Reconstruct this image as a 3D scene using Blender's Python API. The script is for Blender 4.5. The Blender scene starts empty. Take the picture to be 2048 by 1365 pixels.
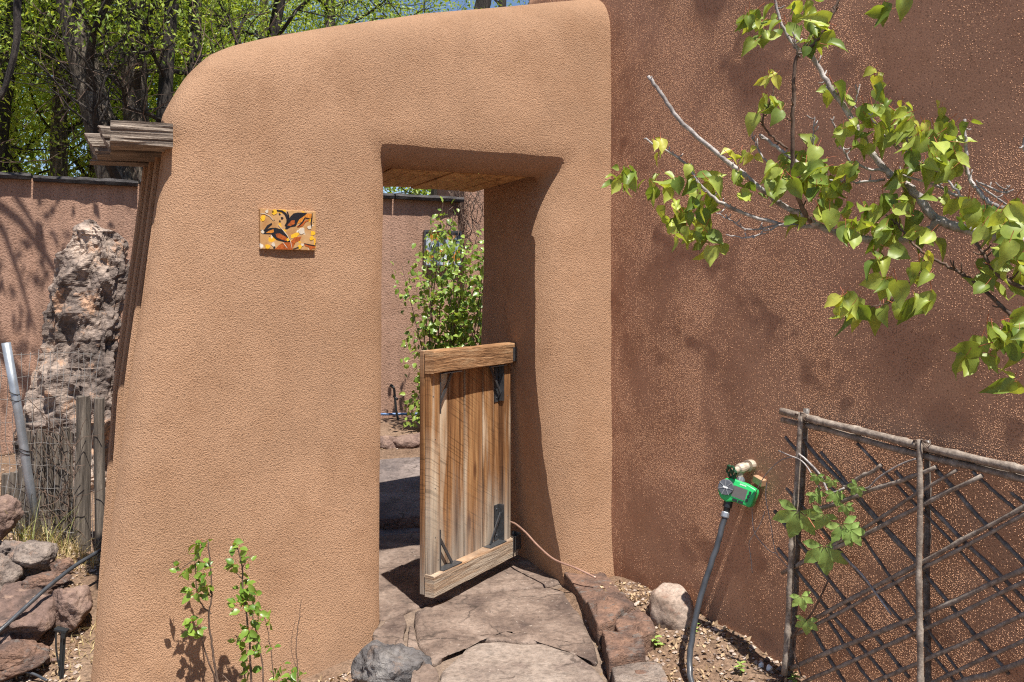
import bpy, bmesh, math, random
import numpy as np
from mathutils import Vector, Matrix, noise, Euler

R = math.radians
random.seed(7)
rng = np.random.default_rng(7)
scene = bpy.context.scene
C = scene.collection

# ------------------------------------------------------------------ camera, sky, sun, exposure
EYE, F, HOR = 1.55, 1700.0, 585.0          # eye height, focal length in photo pixels, horizon row
cam_d = bpy.data.cameras.new('camera')
cam_d.sensor_width = 36.0
cam_d.lens = 36.0 * F / 2048.0
cam_d.shift_y = -(682.5 - HOR) / 2048.0
cam_d.clip_start = 0.05
cam_d.clip_end = 1000.0
cam = bpy.data.objects.new('camera', cam_d)
cam.location = (0, 0, EYE)
cam.rotation_euler = (R(90), 0, 0)
C.objects.link(cam)
scene.camera = cam

SUN_TO = Vector((0.196, -0.348, 0.917)).normalized()     # towards the sun
w = bpy.data.worlds.new('World')
scene.world = w
w.use_nodes = True
wn = w.node_tree
sky = wn.nodes.new('ShaderNodeTexSky')
sky.sky_type = 'NISHITA'
sky.sun_disc = False
sky.sun_elevation = math.asin(SUN_TO.z)
sky.sun_rotation = math.atan2(SUN_TO.x, SUN_TO.y)
sky.altitude = 2000
sky.air_density = 1.0
sky.dust_density = 0.6
wn.links.new(sky.outputs[0], wn.nodes['Background'].inputs[0])
wn.nodes['Background'].inputs[1].default_value = 0.085

sun_d = bpy.data.lights.new('sun', 'SUN')
sun_d.energy = 5.0
sun_d.angle = R(0.53)
sun_d.color = (1.0, 0.955, 0.88)
sun = bpy.data.objects.new('sun', sun_d)
sun.rotation_euler = SUN_TO.to_track_quat('Z', 'Y').to_euler()
sun.location = SUN_TO * 30
C.objects.link(sun)
scene.view_settings.view_transform = 'Standard'
scene.view_settings.look = 'None'
scene.view_settings.exposure = 0.80
scene.view_settings.gamma = 1.0
scene.cycles.filter_width = 1.15
scene.cycles.use_denoising = False          # a denoiser turns the fine plaster grain into a weave

# ------------------------------------------------------------------ helpers
def P(px, py, Y):
    """the point at distance Y that was measured at photo pixel (px, py)"""
    return Vector(((px - 1024) / F * Y, Y, EYE - (py - HOR) / F * Y))

def G(px, py, z):
    """measured photo pixel on a level surface of height z"""
    Y = (EYE - z) * F / (py - HOR)
    return Vector(((px - 1024) / F * Y, Y, z))

def tag(o, label=None, cat=None, group=None, kind=None):
    if label: o['label'] = label
    if cat: o['category'] = cat
    if group: o['group'] = group
    if kind: o['kind'] = kind
    return o

def empty(name, loc, label=None, cat=None, group=None):
    o = bpy.data.objects.new(name, None)
    o.location = loc
    o.empty_display_size = 0.1
    C.objects.link(o)
    return tag(o, label, cat, group)

def world_of(o):
    return o.matrix_basis.copy() if o.parent is None else world_of(o.parent) @ o.matrix_parent_inverse @ o.matrix_basis

def link(name, me, mats=None, parent=None, mw=None):
    o = bpy.data.objects.new(name, me)
    C.objects.link(o)
    if mats is not None and len(me.materials) == 0:
        for m in (mats if isinstance(mats, (list, tuple)) else [mats]):
            me.materials.append(m)
    if parent is not None:
        o.parent = parent
        o.matrix_parent_inverse = world_of(parent).inverted()     # shapes and matrices are given in world space
    if mw is not None:
        o.matrix_basis = mw
    return o

def shade(me, smooth=True):
    me.polygons.foreach_set('use_smooth', np.full(len(me.polygons), smooth, dtype=bool))
    me.update()
    return me

class MB:
    """collects shapes into one mesh"""
    def __init__(self):
        self.v = []; self.f = []; self.m = []
    def add(self, vs, fs, mi=0):
        b = len(self.v)
        self.v.extend([tuple(x) for x in vs])
        self.f.extend([tuple(i + b for i in f) for f in fs])
        self.m.extend([mi] * len(fs))
        return self
    def box(self, mat4, size, mi=0):
        sx, sy, sz = [x / 2 for x in size]
        vs = [mat4 @ Vector(p) for p in ((-sx,-sy,-sz),(sx,-sy,-sz),(sx,sy,-sz),(-sx,sy,-sz),(-sx,-sy,sz),(sx,-sy,sz),(sx,sy,sz),(-sx,sy,sz))]
        return self.add(vs, [(0,3,2,1),(4,5,6,7),(0,1,5,4),(1,2,6,5),(2,3,7,6),(3,0,4,7)], mi)
    def tube(self, pts, rad, n=8, mi=0, caps=True, squash=None):
        pts = [Vector(p) for p in pts]
        if not isinstance(rad, (list, tuple)): rad = [rad] * len(pts)
        vs = []; fs = []
        up = None
        for i, p in enumerate(pts):
            d = (pts[min(i+1, len(pts)-1)] - pts[max(i-1, 0)])
            if d.length < 1e-9: d = Vector((0,0,1))
            d.normalize()
            if up is None:
                up = d.orthogonal().normalized()
            else:
                up = (up - d * up.dot(d))
                if up.length < 1e-6: up = d.orthogonal()
                up.normalize()
            bi = d.cross(up)
            for k in range(n):
                a = 2 * math.pi * k / n
                vs.append(p + (up * math.cos(a) + bi * math.sin(a)) * rad[i])
        for i in range(len(pts) - 1):
            for k in range(n):
                k2 = (k + 1) % n
                fs.append((i*n+k, i*n+k2, (i+1)*n+k2, (i+1)*n+k))
        if caps:
            fs.append(tuple(range(n-1, -1, -1)))
            b = (len(pts)-1) * n
            fs.append(tuple(range(b, b+n)))
        return self.add(vs, fs, mi)
    def lathe(self, mat4, prof, n=20, mi=0):
        """prof: (radius, height) pairs about local z"""
        vs = []; fs = []
        for (r, h) in prof:
            for k in range(n):
                a = 2*math.pi*k/n
                vs.append(mat4 @ Vector((r*math.cos(a), r*math.sin(a), h)))
        for i in range(len(prof)-1):
            for k in range(n):
                k2 = (k+1) % n
                fs.append((i*n+k, i*n+k2, (i+1)*n+k2, (i+1)*n+k))
        fs.append(tuple(range(n-1,-1,-1)))
        b = (len(prof)-1)*n
        fs.append(tuple(range(b, b+n)))
        return self.add(vs, fs, mi)
    def prism(self, mat4, poly, h0, h1, mi=0):
        n = len(poly)
        vs = [mat4 @ Vector((x, y, h0)) for x, y in poly] + [mat4 @ Vector((x, y, h1)) for x, y in poly]
        fs = [tuple(range(n-1,-1,-1)), tuple(range(n, 2*n))] + [(i, (i+1)%n, n+(i+1)%n, n+i) for i in range(n)]
        return self.add(vs, fs, mi)
    def mesh(self, name, smooth=False, bevel=0, fix=True, subdiv=0):
        me = bpy.data.meshes.new(name)
        me.from_pydata(self.v, [], self.f)
        me.polygons.foreach_set('material_index', self.m)
        if fix or bevel:
            bm = bmesh.new(); bm.from_mesh(me)
            if fix: bmesh.ops.recalc_face_normals(bm, faces=bm.faces)
            if bevel:
                bmesh.ops.bevel(bm, geom=[e for e in bm.edges if len(e.link_faces) == 2 and e.calc_face_angle() > 0.6],
                                offset=bevel, segments=2, affect='EDGES', profile=0.6)
            bm.to_mesh(me); bm.free()
        if smooth: shade(me)
        me.update()
        return me
    def build(self, name, mats, parent=None, smooth=False, bevel=0):
        return link(name, self.mesh(name, smooth, bevel), mats, parent)

def np_mesh(name, verts, faces, smooth=False):
    """verts (N,3), faces (M,k) arrays"""
    me = bpy.data.meshes.new(name)
    verts = np.asarray(verts, dtype=np.float32); faces = np.asarray(faces, dtype=np.int32)
    k = faces.shape[1]
    me.vertices.add(len(verts)); me.vertices.foreach_set('co', verts.ravel())
    me.loops.add(faces.size); me.loops.foreach_set('vertex_index', faces.ravel())
    me.polygons.add(len(faces))
    me.polygons.foreach_set('loop_start', np.arange(0, faces.size, k, dtype=np.int32))
    me.polygons.foreach_set('loop_total', np.full(len(faces), k, dtype=np.int32))
    me.polygons.foreach_set('use_smooth', np.full(len(faces), smooth, dtype=bool))
    me.update(calc_edges=True)
    return me

# ------------------------------------------------------------------ node materials
class NT:
    def __init__(self, name, rough=0.8, spec=0.3):
        self.m = bpy.data.materials.new(name)
        self.m.use_nodes = True
        self.t = self.m.node_tree
        self.b = self.t.nodes['Principled BSDF']
        self.b.inputs['Roughness'].default_value = rough
        self.b.inputs['Specular IOR Level'].default_value = spec
        self.co = None
    def n(self, typ, **kw):
        nd = self.t.nodes.new(typ)
        for k, v in kw.items():
            if hasattr(nd, k) and k not in nd.inputs: setattr(nd, k, v)
            else: self.set(nd.inputs[k.replace('_', ' ') if k.replace('_', ' ') in nd.inputs else k], v)
        return nd
    def set(self, sock, v):
        if isinstance(v, bpy.types.NodeSocket): self.t.links.new(v, sock)
        elif isinstance(v, (tuple, list)) and len(v) == 3 and sock.type == 'RGBA': sock.default_value = (*v, 1)
        else: sock.default_value = v
    def coord(self, scale=(1,1,1), rot=(0,0,0), kind='Object'):
        if self.co is None: self.co = self.n('ShaderNodeTexCoord')
        mp = self.n('ShaderNodeMapping')
        self.set(mp.inputs['Vector'], self.co.outputs[kind])
        mp.inputs['Scale'].default_value = scale
        mp.inputs['Rotation'].default_value = rot
        return mp.outputs[0]
    def noise(self, scale, detail=3, rough=0.55, vec=None, dist=0.0):
        nd = self.n('ShaderNodeTexNoise')
        nd.inputs['Scale'].default_value = scale; nd.inputs['Detail'].default_value = detail
        nd.inputs['Roughness'].default_value = rough; nd.inputs['Distortion'].default_value = dist
        self.set(nd.inputs['Vector'], vec if vec is not None else self.coord())
        return nd.outputs[0]
    def voro(self, scale, vec=None, feature='F1', out=0):
        nd = self.n('ShaderNodeTexVoronoi', feature=feature)
        nd.inputs['Scale'].default_value = scale
        self.set(nd.inputs['Vector'], vec if vec is not None else self.coord())
        return nd.outputs[out]
    def ramp(self, fac, stops):
        nd = self.n('ShaderNodeValToRGB')
        el = nd.color_ramp.elements
        while len(el) < len(stops): el.new(0.5)
        for e, (p, c) in zip(el, stops):
            e.position = p
            e.color = (*c, 1) if isinstance(c, (tuple, list)) else (c, c, c, 1)
        self.set(nd.inputs[0], fac)
        return nd.outputs[0]
    def mix(self, fac, a, b, mode='MIX'):
        nd = self.n('ShaderNodeMix', data_type='RGBA', blend_type=mode)
        self.set(nd.inputs[0], fac); self.set(nd.inputs[6], a); self.set(nd.inputs[7], b)
        return nd.outputs[2]
    def math(self, op, a, b=0.0):
        nd = self.n('ShaderNodeMath', operation=op)
        self.set(nd.inputs[0], a); self.set(nd.inputs[1], b)
        return nd.outputs[0]
    def color(self, c): self.set(self.b.inputs['Base Color'], c); return self
    def bump(self, h, dist, strength=1.0, prev=None):
        nd = self.n('ShaderNodeBump')
        nd.inputs['Strength'].default_value = strength
        nd.inputs['Distance'].default_value = dist
        self.set(nd.inputs['Height'], h)
        if prev is not None: self.set(nd.inputs['Normal'], prev)
        self.set(self.b.inputs['Normal'], nd.outputs[0])
        return nd.outputs[0]

def plain(name, col, rough=0.6, metal=0.0, var=0.15, nscale=30, spec=0.4, bump=0.0):
    t = NT(name, rough, spec)
    c = Vector(col)
    t.color(t.ramp(t.noise(nscale, 4), [(0.3, tuple(c*(1-var))), (0.7, tuple(c*(1+var)))]))
    t.b.inputs['Metallic'].default_value = metal
    if bump: t.bump(t.noise(nscale*3, 3), bump)
    return t.m

def stucco(name, col, grain=105.0, peak=0.0042, streak=0.0, sparse=False, splash=False):
    t = NT(name, 0.92, 0.15)
    c = Vector(col)
    big = t.noise(1.7, 5, 0.6)
    base = t.ramp(big, [(0.3, tuple(c*0.84)), (0.52, tuple(c)), (0.72, tuple(c*1.10))])
    # broad trowel blotches, slightly browner
    bl = t.ramp(t.noise(4.2, 5, 0.7), [(0.46, 0.0), (0.72, 0.8)])
    base = t.mix(bl, base, tuple(Vector((c.x*0.82, c.y*0.78, c.z*0.74))))
    if streak:
        st = t.ramp(t.noise(1.0, 4, 0.6, t.coord((9, 9, 0.35))), [(0.45, 0.0), (0.66, streak)])
        base = t.mix(st, base, tuple(c*0.62))
    if splash:                                           # rain-washed streaks below the top, soil splashed on the foot
        sp = t.n('ShaderNodeSeparateXYZ'); t.set(sp.inputs[0], t.coord())
        mr = t.n('ShaderNodeMapRange'); t.set(mr.inputs[0], t.math('ADD', sp.outputs[2], t.math('MULTIPLY', t.noise(7, 5, 0.7), 0.30)))
        mr.inputs[1].default_value = 0.16; mr.inputs[2].default_value = -0.12
        base = t.mix(t.math('MULTIPLY', mr.outputs[0], 0.75), base, (0.235, 0.15, 0.10))
        st = t.ramp(t.noise(1.0, 5, 0.65, t.coord((5, 5, 0.5))), [(0.52, 0.0), (0.72, 0.30)])
        base = t.mix(st, base, tuple(Vector((c.x*0.72, c.y*0.70, c.z*0.70))))
    g1 = t.noise(grain, 3, 0.68)
    base = t.mix(1.0, base, t.ramp(g1, [(0.30, 0.40), (0.46, 1.0)]), 'MULTIPLY')
    t.color(base)
    if sparse:
        # separate proud grains of sand; how many there are varies across the wall
        hs_ = None
        dens = t.ramp(t.noise(1.7, 6, 0.62, t.coord((1, 1, 0.75)), 0.5), [(0.40, 0.02), (0.49, 0.34), (0.58, 0.90)])
        for (sc_, am) in ((140.0, 1.0), (200.0, 0.7)):
            vo = t.n('ShaderNodeTexVoronoi', feature='F1'); vo.inputs['Scale'].default_value = sc_; t.set(vo.inputs['Vector'], t.coord())
            rc = t.n('ShaderNodeSeparateColor'); t.set(rc.inputs[0], vo.outputs['Color'])
            on = t.math('LESS_THAN', rc.outputs[0], dens)
            dome = t.ramp(vo.outputs['Distance'], [(0.0, 1.0), (0.14, 0.75), (0.38, 0.0)])
            h_ = t.math('MULTIPLY', t.math('MULTIPLY', dome, on), t.math('MULTIPLY', t.math('ADD', rc.outputs[1], 0.25), am*1.3))
            hs_ = h_ if hs_ is None else t.math('MAXIMUM', hs_, h_)
        h = t.math('ADD', t.math('MULTIPLY', g1, 0.10), hs_)
    else:
        pk = t.ramp(g1, [(0.36, 0.0), (0.5, 0.3), (0.74, 1.0)])
        h = t.math('ADD', t.math('MULTIPLY', t.noise(20, 3, 0.5), 0.25), pk)
    t.bump(h, peak)
    t.m.cycles.use_bump_map_correction = False          # keep the sunlit grains where the light only grazes the wall
    return t.m

M = {}
M['stucco'] = stucco('stucco', (0.458, 0.275, 0.168), 165, 0.0058, splash=True)
M['stucco_house'] = stucco('stucco_house', (0.45, 0.250, 0.156), 150, 0.0056, sparse=True)
M['stucco_back'] = stucco('stucco_back', (0.375, 0.228, 0.163), 60, 0.005, streak=0.5)

def soil_mat():
    t = NT('soil', 0.95, 0.1)
    a = t.ramp(t.noise(2.2, 6, 0.65), [(0.3, (0.17, 0.105, 0.07)), (0.5, (0.26, 0.17, 0.115)), (0.72, (0.34, 0.235, 0.165))])
    b = t.ramp(t.noise(60, 4, 0.7), [(0.35, 0.45), (0.6, 1.0), (0.75, 1.25)])
    t.color(t.mix(1.0, a, b, 'MULTIPLY'))
    t.bump(t.noise(75, 4, 0.7), 0.012, 1.0, t.bump(t.noise(14, 4, 0.6), 0.02))
    return t.m
M['soil'] = soil_mat()

def stone_mat(name, c1, c2, c3, scale=6.0, bump=0.012, lichen=None, layer=0.0, rough=0.85, cracks=0.0):
    t = NT(name, rough, 0.25)
    vec = t.coord((1, 1, 1 + layer*8))
    a = t.ramp(t.noise(scale, 7, 0.62, vec, 0.4), [(0.32, c1), (0.5, c2), (0.68, c3)])
    b = t.ramp(t.noise(scale*9, 5, 0.7), [(0.3, 0.55), (0.55, 1.0), (0.8, 1.2)])
    col = t.mix(1.0, a, b, 'MULTIPLY')
    if lichen:
        l = t.ramp(t.noise(scale*2.4, 6, 0.7, t.coord((1,1,1), (0.4,1,0.3))), [(0.55, 0.0), (0.63, 0.85)])
        col = t.mix(l, col, lichen)
    if cracks:
        dv = t.n('ShaderNodeVectorMath', operation='ADD'); t.set(dv.inputs[0], t.coord())
        nz = t.n('ShaderNodeTexNoise'); nz.inputs['Scale'].default_value = 5; nz.inputs['Detail'].default_value = 5; t.set(nz.inputs['Vector'], t.coord())
        sc_ = t.n('ShaderNodeVectorMath', operation='SCALE'); t.set(sc_.inputs[0], nz.outputs['Color']); sc_.inputs['Scale'].default_value = 0.30
        t.set(dv.inputs[1], sc_.outputs[0])
        ce = t.ramp(t.voro(2.6, dv.outputs[0], 'DISTANCE_TO_EDGE'), [(0.0, 1.0), (0.022, 0.0)])
        ce = t.math('MULTIPLY', ce, t.ramp(t.noise(3.1, 3), [(0.45, 0.0), (0.55, 1.0)]))
        col = t.mix(t.math('MULTIPLY', ce, cracks), col, (0.05, 0.037, 0.03))
        stn = t.ramp(t.noise(7, 6, 0.75, t.coord((1,1,1), (0.5,0.2,1))), [(0.56, 0.0), (0.70, 0.55)])
        col = t.mix(stn, col, (0.085, 0.07, 0.062))
        spk = t.ramp(t.noise(55, 3, 0.6), [(0.66, 0.0), (0.72, 0.7)])
        col = t.mix(spk, col, (0.46, 0.39, 0.33))
    t.color(col)
    t.bump(t.noise(scale*7, 6, 0.68, vec), bump, 1.0, t.bump(t.noise(scale*1.6, 4, 0.6, vec), bump*1.6))
    return t.m
M['flag'] = stone_mat('flagstone', (0.10,0.07,0.058), (0.20,0.145,0.115), (0.31,0.235,0.19), 4, 0.014, cracks=0.85)
M['flag_dark'] = stone_mat('flagstone_grey', (0.105,0.085,0.08), (0.19,0.15,0.135), (0.27,0.215,0.19), 4, 0.012, cracks=0.8)
M['flag_light'] = stone_mat('flagstone_pale', (0.17,0.125,0.105), (0.285,0.225,0.185), (0.35,0.285,0.24), 4, 0.014, cracks=0.7)
M['mortar'] = stone_mat('mortar', (0.15,0.11,0.085), (0.22,0.16,0.12), (0.28,0.21,0.16), 12, 0.006)
M['redstone'] = stone_mat('red_sandstone', (0.085,0.06,0.053), (0.19,0.115,0.085), (0.30,0.175,0.12), 7, 0.014, (0.16,0.135,0.12), layer=0.3)
M['greyrock'] = stone_mat('warm_grey_rock', (0.11,0.085,0.075), (0.235,0.185,0.155), (0.35,0.285,0.24), 6, 0.018, (0.30,0.20,0.15))
M['bluerock'] = stone_mat('blue_grey_rock', (0.075,0.07,0.072), (0.17,0.155,0.15), (0.30,0.275,0.255), 5, 0.020, (0.22,0.165,0.135))
M['brownrock'] = stone_mat('brown_rock', (0.09,0.062,0.052), (0.20,0.13,0.105), (0.30,0.205,0.16), 5, 0.014, (0.30,0.20,0.15))
M['boulder'] = stone_mat('boulder_stone', (0.20,0.14,0.105), (0.32,0.24,0.19), (0.42,0.33,0.27), 7, 0.005, (0.25,0.15,0.11))
M['standing'] = stone_mat('standing_stone', (0.045,0.037,0.034), (0.235,0.18,0.15), (0.58,0.45,0.36), 2.4, 0.035, (0.50,0.30,0.19))
M['caprock'] = stone_mat('dark_slate', (0.03,0.026,0.025), (0.07,0.062,0.06), (0.13,0.115,0.11), 7, 0.014, layer=0.4)

def wood_mat(name, c1, c2, c3, axis_scale, bump=0.004, weather=None, saw=False, rough=0.75):
    t = NT(name, rough, 0.25)
    vec = t.coord(axis_scale)
    if saw:                                            # every board its own shade and grain
        oi = t.n('ShaderNodeObjectInfo')
        ad = t.n('ShaderNodeVectorMath', operation='ADD'); t.set(ad.inputs[0], vec)
        cb = t.n('ShaderNodeCombineXYZ')
        for i in range(3): t.set(cb.inputs[i], t.math('MULTIPLY', oi.outputs['Random'], 37.0 + 11*i))
        t.set(ad.inputs[1], cb.outputs[0]); vec = ad.outputs[0]
    g = t.noise(1.0, 6, 0.68, vec, 0.35)
    col = t.ramp(g, [(0.30, c1), (0.5, c2), (0.68, c3)])
    fine = t.noise(3.2, 4, 0.7, vec)
    col = t.mix(1.0, col, t.ramp(fine, [(0.3, 0.62), (0.55, 1.0), (0.8, 1.15)]), 'MULTIPLY')
    if saw:
        m1 = t.coord((1,1,1), (0, 0, -math.atan2(-0.8539, -0.5205)))         # x now runs along the gate
        ad2 = t.n('ShaderNodeVectorMath', operation='ADD'); t.set(ad2.inputs[0], m1); t.set(ad2.inputs[1], cb.outputs[0]); m1 = ad2.outputs[0]
        def skew(ang, sc):
            m2 = t.n('ShaderNodeMapping'); t.set(m2.inputs[0], m1); m2.inputs['Rotation'].default_value = (0, ang, 0)
            m3 = t.n('ShaderNodeMapping'); t.set(m3.inputs[0], m2.outputs[0]); m3.inputs['Scale'].default_value = sc
            return m3.outputs[0]
        pale = t.ramp(t.noise(1.0, 3, 0.6, skew(0.02, (6, 0.1, 0.6))), [(0.53, 0.0), (0.63, 0.9)])
        col = t.mix(pale, col, (0.68, 0.55, 0.40))
        dkst = t.ramp(t.noise(1.0, 5, 0.7, skew(0.0, (9, 0.1, 1.6))), [(0.55, 0.0), (0.72, 0.8)])
        col = t.mix(dkst, col, (0.10, 0.042, 0.018))
        sawm = t.ramp(t.noise(1.0, 2, 0.5, skew(0.5, (2.0, 0.1, 150))), [(0.36, 0.5), (0.48, 1.0)])
        sawf = t.ramp(t.noise(2.5, 3, 0.6), [(0.40, 0.0), (0.58, 0.85)])
        col = t.mix(sawf, col, t.mix(1.0, col, sawm, 'MULTIPLY'))
        vk = t.voro(1.0, skew(0, (5.5, 0.1, 2.1)))
        col = t.mix(t.ramp(vk, [(0.07, 0.95), (0.15, 0.0)]), col, (0.085, 0.03, 0.012))
    if weather:
        z0, z1, wc, wc2 = weather
        sp = t.n('ShaderNodeSeparateXYZ'); t.set(sp.inputs[0], t.coord())
        zz = t.math('ADD', sp.outputs[2], t.math('MULTIPLY', t.math('SUBTRACT', t.noise(1.0, 4, 0.7, t.coord((axis_scale[0]*.35, axis_scale[1]*.35, axis_scale[2]*.8))), 0.5), 1.5))
        mr = t.n('ShaderNodeMapRange'); t.set(mr.inputs[0], zz)
        mr.inputs[1].default_value = z1; mr.inputs[2].default_value = z0
        wcol = t.ramp(g, [(0.3, wc), (0.65, wc2)])
        col = t.mix(mr.outputs[0], col, wcol)
    t.color(col)
    h = t.math('ADD', g, t.math('MULTIPLY', fine, 0.6))
    t.bump(h, bump)
    return t.m
M['gate_wood'] = wood_mat('gate_wood', (0.06,0.026,0.012), (0.30,0.14,0.055), (0.50,0.285,0.125), (26,26,0.9), 0.004,
                          (0.08, 0.60, (0.11,0.085,0.07), (0.42,0.35,0.28)), True)
M['gate_rail'] = wood_mat('gate_rail_wood', (0.10,0.045,0.02), (0.34,0.18,0.085), (0.50,0.33,0.19), (5,3.4,52), 0.010,
                          (-0.05, 0.35, (0.22,0.165,0.12), (0.48,0.39,0.30)))
M['beam_wood'] = wood_mat('weathered_beam', (0.028,0.02,0.016), (0.24,0.185,0.145), (0.50,0.42,0.34), (2.2,4.0,60), 0.016)
M['ceiling_wood'] = wood_mat('ceiling_wood', (0.26,0.13,0.05), (0.56,0.32,0.135), (0.68,0.43,0.20), (26,10,26), 0.004)
M['stake_wood'] = wood_mat('stake_wood', (0.05,0.04,0.033), (0.16,0.13,0.105), (0.30,0.25,0.20), (42,42,2.2), 0.010)
M['bamboo'] = wood_mat('bamboo', (0.13,0.10,0.082), (0.27,0.22,0.18), (0.42,0.355,0.295), (30,30,30), 0.0015, rough=0.5)
M['bamboo_dark'] = wood_mat('bamboo_dark', (0.07,0.058,0.052), (0.155,0.135,0.12), (0.27,0.24,0.215), (30,30,30), 0.001, rough=0.32)
M['bark'] = wood_mat('bark', (0.022,0.016,0.012), (0.11,0.086,0.065), (0.33,0.27,0.21), (18,18,3.0), 0.06)
M['bark_dark'] = wood_mat('bark_dark', (0.015,0.012,0.011), (0.04,0.032,0.027), (0.085,0.07,0.058), (13,13,3.0), 0.03)
M['twig_grey'] = wood_mat('grey_bark', (0.13,0.108,0.10), (0.36,0.32,0.30), (0.56,0.52,0.49), (26,26,26), 0.003)
M['twig_brown'] = wood_mat('brown_twig', (0.05,0.033,0.025), (0.13,0.085,0.062), (0.22,0.15,0.115), (30,30,30), 0.001)

def leaf_mat(name, c1, c2, trans=0.42, rough=0.42, vein=False):
    t = NT(name, rough, 0.5)
    gi = t.n('ShaderNodeNewGeometry')
    oi = t.n('ShaderNodeObjectInfo')
    f = t.math('FRACT', t.math('ADD', gi.outputs['Random Per Island'], oi.outputs['Random']))
    col = t.ramp(f, [(0.0, c1), (1.0, c2)])
    col = t.mix(1.0, col, t.ramp(t.noise(60, 2), [(0.3, 0.85), (0.7, 1.1)]), 'MULTIPLY')
    t.color(col)
    tr = t.n('ShaderNodeBsdfTranslucent')
    tc = t.mix(1.0, col, (1.35, 1.25, 0.55), 'MULTIPLY')
    t.set(tr.inputs[0], tc)
    mx = t.n('ShaderNodeMixShader'); mx.inputs[0].default_value = trans
    t.t.links.new(t.b.outputs[0], mx.inputs[1]); t.t.links.new(tr.outputs[0], mx.inputs[2])
    t.t.links.new(mx.outputs[0], t.t.nodes['Material Output'].inputs[0])
    return t.m
M['leaf_apricot'] = leaf_mat('apricot_leaf', (0.14,0.22,0.035), (0.46,0.53,0.10), 0.38, 0.47)
M['leaf_young'] = leaf_mat('young_leaf', (0.38,0.44,0.06), (0.55,0.54,0.10), 0.42)
M['leaf_creeper'] = leaf_mat('creeper_leaf', (0.24,0.38,0.09), (0.36,0.50,0.13), 0.30, 0.5)
M['leaf_rose'] = leaf_mat('rose_leaf', (0.10,0.20,0.025), (0.26,0.38,0.06), 0.35, 0.35)
M['leaf_sapling'] = leaf_mat('sapling_leaf', (0.13,0.23,0.035), (0.34,0.45,0.09), 0.35, 0.35)
M['leaf_tree'] = leaf_mat('tree_leaf', (0.12,0.21,0.02), (0.38,0.47,0.07), 0.42, 0.45)
M['leaf_tree2'] = leaf_mat('tree_leaf_light', (0.22,0.34,0.035), (0.55,0.62,0.12), 0.45, 0.45)
M['leaf_far'] = leaf_mat('far_leaf', (0.15,0.25,0.03), (0.46,0.55,0.11), 0.4, 0.5)
M['petiole'] = plain('petiole', (0.38,0.12,0.055), 0.5)
M['litter'] = leaf_mat('dry_litter', (0.20,0.125,0.07), (0.52,0.37,0.22), 0.12, 0.7)
M['straw'] = leaf_mat('dry_straw', (0.32,0.23,0.10), (0.55,0.44,0.22), 0.2, 0.6)
M['grass_green'] = leaf_mat('grass_blade', (0.16,0.20,0.05), (0.42,0.38,0.14), 0.3, 0.5)
M['pebble'] = leaf_mat('pebble', (0.16,0.11,0.085), (0.50,0.40,0.33), 0.0, 0.8)
M['iron'] = plain('dark_iron', (0.13,0.135,0.145), 0.42, 0.75, 0.25, 40, bump=0.0004)
M['galv'] = plain('galvanised_steel', (0.34,0.36,0.39), 0.42, 0.6, 0.25, 14, bump=0.0005)
M['wire'] = plain('wire_steel', (0.42,0.39,0.36), 0.45, 0.6)
M['copper'] = plain('copper_tube', (0.50,0.31,0.24), 0.35, 0.5)
M['rubber'] = plain('black_hose', (0.05,0.053,0.06), 0.35, 0.0, 0.3, 18, 0.5, 0.0008)
M['blackplastic'] = plain('black_plastic', (0.018,0.02,0.022), 0.4, 0, 0.2, 60, 0.5)
M['greenplastic'] = plain('green_plastic', (0.025,0.46,0.12), 0.38, 0, 0.04, 15, 0.5)
M['greenwheel'] = plain('green_paint_worn', (0.02,0.075,0.035), 0.5, 0.2, 0.4, 120)
M['brass'] = plain('painted_spigot', (0.52,0.44,0.35), 0.45, 0.35, 0.2, 60)
M['greyplastic'] = plain('grey_plastic', (0.10,0.105,0.12), 0.4)
M['greylight'] = plain('light_grey_plastic', (0.22,0.225,0.235), 0.4)
M['screen'] = plain('lcd_screen', (0.125,0.11,0.095), 0.12, 0, 0.08, 60, 0.6)
M['white'] = plain('white_print', (0.75,0.76,0.75), 0.5, 0, 0.03)
M['plate'] = plain('tan_plate', (0.42,0.26,0.155), 0.5)
M['blueline'] = plain('blue_tube', (0.10,0.18,0.35), 0.4)

# ------------------------------------------------------------------ ground heights
CX, CY = 0.55, 4.70                                   # inner corner where garden wall meets house
UW = Vector((-0.906, -0.4226, 0)); NW = Vector((-0.4226, 0.906, 0))      # along the garden wall, into its depth
UH = Vector((0.4905, -0.8714, 0)); NH = Vector((-0.8714, -0.4905, 0))    # along the house wall, out of it
def W(s, t, z): return Vector((CX, CY, z)) + UW * s + NW * t
def H(d, o, z): return Vector((CX, CY, z)) + UH * d + NH * o

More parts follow.
